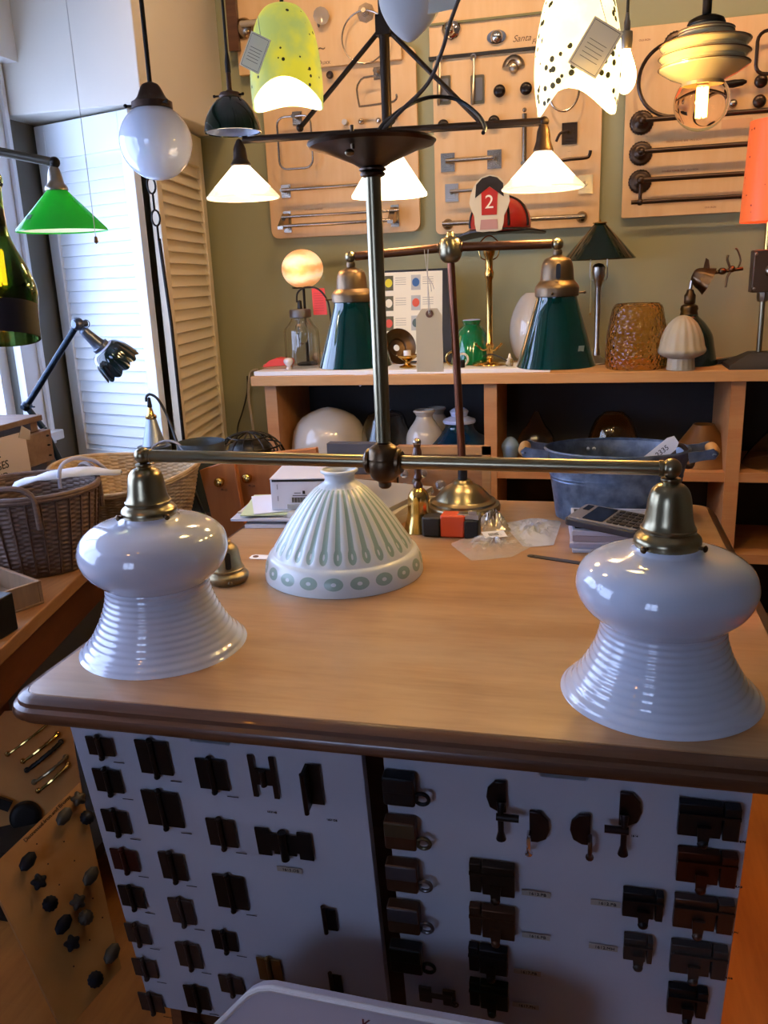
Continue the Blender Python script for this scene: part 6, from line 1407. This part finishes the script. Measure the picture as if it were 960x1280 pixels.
def fastener(x,y,h,m,sg,lever,lab):
    s=psc(x,y); H=h*s; t=on('window_fastener',lab,'latch',x,y,'window fasteners on the right white panel')
    P=[(0,H/2),(sg*H*.28,H*.48),(sg*H*.46,H*.25),(sg*H*.5,-.05*H),(sg*H*.42,-H*.36),(sg*H*.2,-H/2),(0,-H/2)]
    M().prism(P,.005).build('half_round_plate',m,t,bevel=.0015)
    if lever:
        M().tube([(sg*H*.12,-H*.1,.008),(sg*H*.12,-H*.3,.016),(sg*H*.12,-H*.9,.016),(sg*H*.12,-H*1.15,.016)],[.006,.004,.004,.007],12).build('lever',m,t)
        M().cyl((-sg*.018,-H*.40,.018),(sg*.012,-H*.40,.018),.0052,seg=14).build('cross_bar',m,t)
    else:
        M().tube(smoothp([(sg*.0,-H*.1,.008),(sg*.0,-H*.1,.02),(0,-H*.4,.022),(0,-H*.66,.016)],3),[.003]*9+[.0055],10).build('hook_lever',mat('latch_nickel','5a4c46',.3,.9) if sg<0 else chrome,t)
fm=mat('fastener_bronze','1f1c1c',.35,.7); fm2=mat('fastener_brown','33292a',.3,.8)
fastener(633,994,50,fm,-1,True,'dark half round window fastener with long lever, leftmost of the four')
fastener(662,1030,50,fm2,1,False,'half round fastener second from the left with small hook lever')
fastener(738,1035,50,fm2,-1,False,'half round fastener third from the left with chrome hook')
fastener(774,1008,54,fm2,1,True,'brown half round fastener with cross bar and long lever, rightmost of the four')
t=on('slide_bolt','small brown H shaped slide bolt at the bottom left of the right panel','bolt',547,1243,'cupboard catches on the right white panel')
for sg in (-1,1): M().b2((sg*.019-.010,-.017,0),(sg*.019+.010,.017,.004)).build('plate',pew,t,bevel=.0006)
M().b2((-.026,.002,.004),(.024,.008,.009)).build('bolt_bar',pew,t); M().ring((.028,-.008,.006),.005,.0015,None,16,6).build('pull_ring',pew,t)
for x,y,l in ((530,1274,'left tiny brass hinge at the bottom edge right of the white sign'),(566,1280,'right tiny brass hinge at the bottom edge right of the white sign')):
    t=on('brass_hinge',l,'hinge',x,y,'special hinges on the left white panel'); M().b2((-.013,-.008,0),(.013,.003,.003)).build('hinge_leaf',mat('yellow_brass','a08040',.35,.9),t)
    M().cyl((-.013,.004,.004),(.013,.004,.004),.0025).build('barrel',mat('yellow_brass','a08040',.35,.9),t)
for x,y,s_ in ((793,1045,'1614'),(925,1052,'1618.PB'),(920,1108,'1618.AB'),(915,1165,'1618.PN'),(908,1222,'1618.OB'),(340,1015,'1620.AB'),(415,1025,'1621.OB')):
    o=text(s_,.0045,Matrix.Identity(4),mat('print_dark','26262c',.7),None,'printed_code'); par=RP_ if x>480 else LP_
    o.parent=par; o.location=PR.inverted()@(pp(x,y)-par.location)+Vv(0,0,.0004)
# rounded white sign in front of the panels at the bottom
sgY=.86
t=thing('rounded_sign','rounded white metal sign with dark red lettering at the bottom of the picture','sign',(0,0,0))
a=aY(322,1236,sgY); 
pts=[aY(*p,sgY) for p in ((262,1290),(300,1252),(312,1241),(325,1235),(340,1234),(480,1262),(600,1284),(640,1292))]
Pl=[(p.x,p.z) for p in pts]; zlow=.05
t.location=(sum(p[0] for p in Pl)/8,sgY,zlow)
xr_=Pl[-1][0]+.06; xl_=Pl[0][0]-.05
poly=[(xl_,zlow),(xl_,Pl[0][1]-.05)]+Pl+[(xr_,Pl[-1][1]-.03),(xr_,zlow)]
M().prism(poly[::-1],.014,XZ,z0=0).build('sign_plate',mat('sign_white','b8b0bd',.4),t,bevel=.002) if False else None
m=M(); m.prism(poly[::-1],.014,frame((1,0,0),(0,0,1),(0,-1,0),(0,sgY,0)),z0=-.014); m.build('sign_plate',mat('sign_lilac_white','b9b4c0',.4),t,world=True,bevel=.002)
m=M().tube([Vv(x,sgY-.002,z) for x,z in Pl],.0045,8); m.build('white_rim',mat('sign_rim','d2cfd0',.35),t,world=True)
c=aY(458,1281,sgY-.001); o=text('K',.022,XZ,mat('dark_red_letter','5c1420',.5),None,'lettering'); o.parent=t; o.location=c-t.location
# ------------------------------------------------------------------ lower left: hardware boards leaning under the table's left side
bw2=wood('low_board','b87a3a','c78a48',(2,2,2),1.6,.5)
# knob board : plane seen at lower left
K0=aY(0,1075,1.18); K1=aY(96,985,1.36); K2=aY(150,1215,1.22); K3=aY(85,1300,1.05)
U=(K1-K0).normalized(); Wn=(K3-K0); Vn=(Wn-U*Wn.dot(U)).normalized(); Nn=U.cross(-Vn).normalized()
if Nn.dot(FW)>0: Nn=-Nn
kb2=thing('knob_board','plywood board of rough dark and pewter knobs leaning against the counter at lower left','display board',K0)
Mk=frame(U,-Vn,Nn,K0)
if Mk.to_3x3().determinant()<0: Mk=frame(U,-Vn,-Nn,K0); 
def onk(x,y): return aPl(x,y,K0,Nn)
def uv(p): q=p-K0; return (q.dot(U),q.dot(-Vn))
ua=uv(onk(96,985)); ub=uv(onk(152,1215)); uc=uv(onk(60,1290)); 
w_=max(ua[0],.2)+.04
P=[(-.10,0),(w_,0),(w_,-.50),(-.10,-.50)]
u0=uv(onk(-20,1093)); u1=uv(onk(100,985)); u2=uv(onk(155,1212)); u3=uv(onk(85,1290)); u4=uv(onk(0,1130)); 
Ppoly=[uv(onk(-30,1102)),uv(onk(100,978)),uv(onk(152,1210)),uv(onk(80,1292)),uv(onk(0,1125)),uv(onk(-30,1110))]
area=sum(Ppoly[i][0]*Ppoly[(i+1)%6][1]-Ppoly[(i+1)%6][0]*Ppoly[i][1] for i in range(6))
M().prism(Ppoly,.018,Mk,z0=-.018*(1 if Mk.to_3x3()@Vv(0,0,1)==Nn else 1)).build('board_panel',bw2,kb2,world=True,bevel=.001)
dkn=mat('dark_rough_knob','20222c',.55,.5,bump=(60,.5)); pwk=mat('pewter_rough_knob','57524a',.5,.6,bump=(60,.5))
G='rough cast knobs on the lower left board'
kd=[(32,1080,0,'diamond shaped dark knob at the left'),(46,1105,0,'dark flower knob below the diamond one'),(60,1132,0,'dark round fluted knob in the middle of the column'),(76,1158,0,'dark mushroom knob fourth in the column'),(87,1181,0,'dark oval knob fifth in the column'),(116,1226,0,'dark leaf knob near the lower corner'),(77,1024,1,'pewter knob near the top left'),(95,1002,1,'pewter square knob at the very top'),(106,1025,0,'dark petal knob beside the counter panel'),(110,1098,1,'pewter twig knob at the right side'),(94,1130,1,'pewter leaf knob in the centre'),(104,1149,1,'round pewter knob right of centre'),(136,1194,1,'pewter branch knob at the lower right')]
for i,(x,y,k,l) in enumerate(kd):
    p=onk(x,y); nb_=Nn; o=M(); r=.0125
    o.cyl((0,0,0),(0,0,.016),.006); s_=i
    if i%3==0: o.lathe(sp2([(.005,.014),(r,.020),(r*1.1,.025),(r*.7,.030),(0,.032)],2),(0,0,0),8,sx=1,sy=1.5)
    elif i%3==1: o.lathe(sp2([(.005,.014),(r,.018),(r*1.1,.024),(r*.7,.030),(0,.031)],2),(0,0,0),40,mod=lambda q,z,a,j:q*(1+.18*math.cos(5*a)))
    else: o.lathe(sp2([(.005,.014),(r*1.1,.019),(r*1.15,.024),(r*.6,.031),(0,.032)],2),(0,0,0),40,mod=lambda q,z,a,j:q*(1+.05*math.cos(12*a)))
    ob=o.build('knob',pwk if k else dkn); ob.location=p; ob.rotation_euler=align(Nn).to_euler(); tag(ob,l+' of the lower left board','knob',G)
m=M()
for x,y in ((46,1055),(60,1080),(80,1052),(93,1076),(74,1106),(116,1123),(128,1147),(112,1175),(92,1208)): 
    p=onk(x,y); m.lathe([(0,.0004),(.0016,.0004),(.0016,.0008),(0,.0008)],p,10,align(Nn))
m.build('screw_holes',mat('hole_dark','3a2412',.8),kb2,world=True)
a=onk(25,1052); b=onk(88,990); d=(b-a).normalized(); ups=(-Vn); 
o=text('Distressed Iron and Bronze',.011,frame(d,Nn.cross(d),Nn,(a+b)/2+Nn*.0006)@Matrix.Translation((0,-.006,0)),mat('marker_ink','3a2412',.7),None,'lettering'); o.parent=kb2; o.location=-kb2.location
# handle board behind it
H0=aY(0,960,1.55); Hn=Vv(.52,-.80,.30).normalized()
hb2=thing('handle_board','plywood board with twisted brass and black pull handles behind the knob board','display board',H0)
def onh(x,y): return aPl(x,y,H0,Hn)
U=(onh(60,905)-onh(0,960)).normalized(); Vv_=Hn.cross(U).normalized(); Mh=frame(U,Vv_,Hn,H0)
def uvh(p): q=p-H0; return (q.dot(U),q.dot(Vv_))
M().prism([uvh(onh(*p)) for p in ((-30,1100),(-30,930),(5,890),(85,885),(104,1000),(60,1060),(0,1110))][::-1],.016,Mh,z0=-.016).build('board_panel',bw2,hb2,world=True)
G='pull handles on the lower left handle board'
for i,(p,q,mt_,tw_,l) in enumerate((((10,942),(62,902),brassl,0,'slim plain brass pull handle at the top'),((29,951),(72,917),brassl,1,'twisted brass pull handle second from the top'),((34,962),(76,927),iron,1,'thick twisted black pull handle'),((43,977),(82,946),mat('grey_brass','8d7d60',.3,.9),1,'dull brass twisted pull handle below the black one'),((48,988),(85,955),brassl,1,'lowest brass pull handle of the board'))):
    a=onh(*p); b=onh(*q); d=(b-a); L=d.length; d.normalize()
    t=thing('drawer_pull',l,'handle',a,(0,0,0),G)
    pts=smoothp([a,a+Hn*.016,a+Hn*.022+d*L*.2,a+Hn*.028+d*L*.4,a+Hn*.028+d*L*.7,a+Hn*.022+d*L*.9,b+Hn*.014,b],4)
    rr=[.0032+(.0018*abs(math.sin(k*1.3)) if tw_ and 6<k<24 else 0)+(.0015 if i==2 else 0) for k in range(len(pts))]
    M().tube(pts,rr,8).build('handle_bar',mt_,t,world=True)
    for e in (a,b): M().ball(e+Hn*.004,.0075,12).build('foot_rosette',mt_,t,world=True)
c=onh(32,1020); o=M().lathe(sp2([(0,.02),(.03,.019),(.036,.012),(.038,0)],3),(0,0,0),32).build('round_pull',iron); o.location=c; o.rotation_euler=align(Hn).to_euler(); tag(o,'big round black pull half hidden behind the knob board','pull',G)
c=onh(4,1003); o=M().prism([(-.02,-.012),(.02,-.012),(.02,.012),(-.02,.012)],.02).build('black_plate',iron); o.location=c; o.rotation_euler=align(Hn).to_euler(); tag(o,'black plate on the handle board at the left picture edge','plate',G)
# low dark shelf with glass knobs
sx0=aY(0,1200,1.5)
o=thing('low_shelf','dark low shelf at the bottom left under the bench holding two glass knobs','shelf',(-1.1,1.5,0))
M().b2((-1.5,1.42,.0),(-1.1,1.46,.20)).build('shelf_front',mat('dark_cabinet','1a1512',.6),o,world=True)
M().b2((-1.5,1.46,.17),(-1.1,1.9,.20)).build('shelf_top',mat('dark_cabinet','1a1512',.6),o,world=True)
for i,(x,y) in enumerate(((28,1212),(45,1252))):
    p=aY(x,y,1.42); t=thing('knob',('upper' if i==0 else 'lower')+' glass door knob on a dark rail at the bottom left corner','knob',(p.x,1.419,p.z))
    M().cyl((p.x,1.419,p.z),(p.x,1.385,p.z),.007).build('shank',brassl if i else nickel,t,world=True); M().lathe(sp2([(0,.02),(.012,.018),(.018,.010),(.012,0)],2),(p.x,1.388,p.z),10,rx(PI/2)).build('glass_head',clear,t,world=True)

# ------------------------------------------------------------------ small pieces belong to the part that carries them
OWN={'thumb_screw':('shade_holder','fitter','bell_body','socket','dome_shade'),'holder_slot':('shade_holder',),'slot':('bell_body',),'shade_lining':('scalloped_shade','fibre_shade','glass_shade'),'white_lining':('cone_shade','dome_shade'),
'price_sticker':('glass_shade',),'dark_sticker':('cone_shade',),'printed_border':('card',),'printed_lines':('card','page'),'eyelet':('card',),'loop_nut':('canopy_loop',),'arm_collar':('arm',),'filament':('bulb','globe_bulb'),
'barcode':('carton','barcode_card'),'staple_marks':('carton',),'lid_gap':('carton',),'printed_rows':('page_block',),'black_heading':('page_block',),'display':('face_plate',),'solar_cell':('face_plate',),'key':('face_plate',),'canopy_collar':('canopy',),
'tip':('barrel',),'number':('front_shield',),'red_patch':('front_shield',),'black_patch':('front_shield',),'name_strip':('front_shield',),'ribbed_rim':('glass_shade',),'raised_plate':('back_plate',),'photo_background':('page',),'photo_of_shade':('page',),
'nail_heads':('side_slat',),'dial':('switch_box',),'box_screws':('switch_box',),'rivet':('tub_body',),'lettering':('sheet','strip','card','sign_plate','board_panel'),'barcode_label':('bottle',),'label_paper':('bottle',),'clear_tape':('sheet',),'brown_line':('ceramic_shade',),'cover_plate':('catch_box',),'ring_lug':('catch_box',),'printed_code':('hinge_leaf','panel_board'),'handle_tip':('wooden_handle',)}
def _nm(o): return o.name.split('.')[0]
def _ctr(o):
    b=[Vector(c) for c in o.bound_box]; return o.location+sum(b,Vv(0,0,0))/8
for root in [o for o in C.objects if o.parent is None and o.children]:
    kids=list(root.children)
    for k in kids:
        if k.type!='MESH' or _nm(k) not in OWN: continue
        cand=[q for q in kids if _nm(q) in OWN[_nm(k)] and q is not k and not q.modifiers.get('x')]
        if not cand: continue
        c=min(cand,key=lambda q:(_ctr(q)-_ctr(k)).length)
        if c.location.length>1e-6 or c.rotation_euler.to_quaternion().angle>1e-6: continue
        k.parent=c
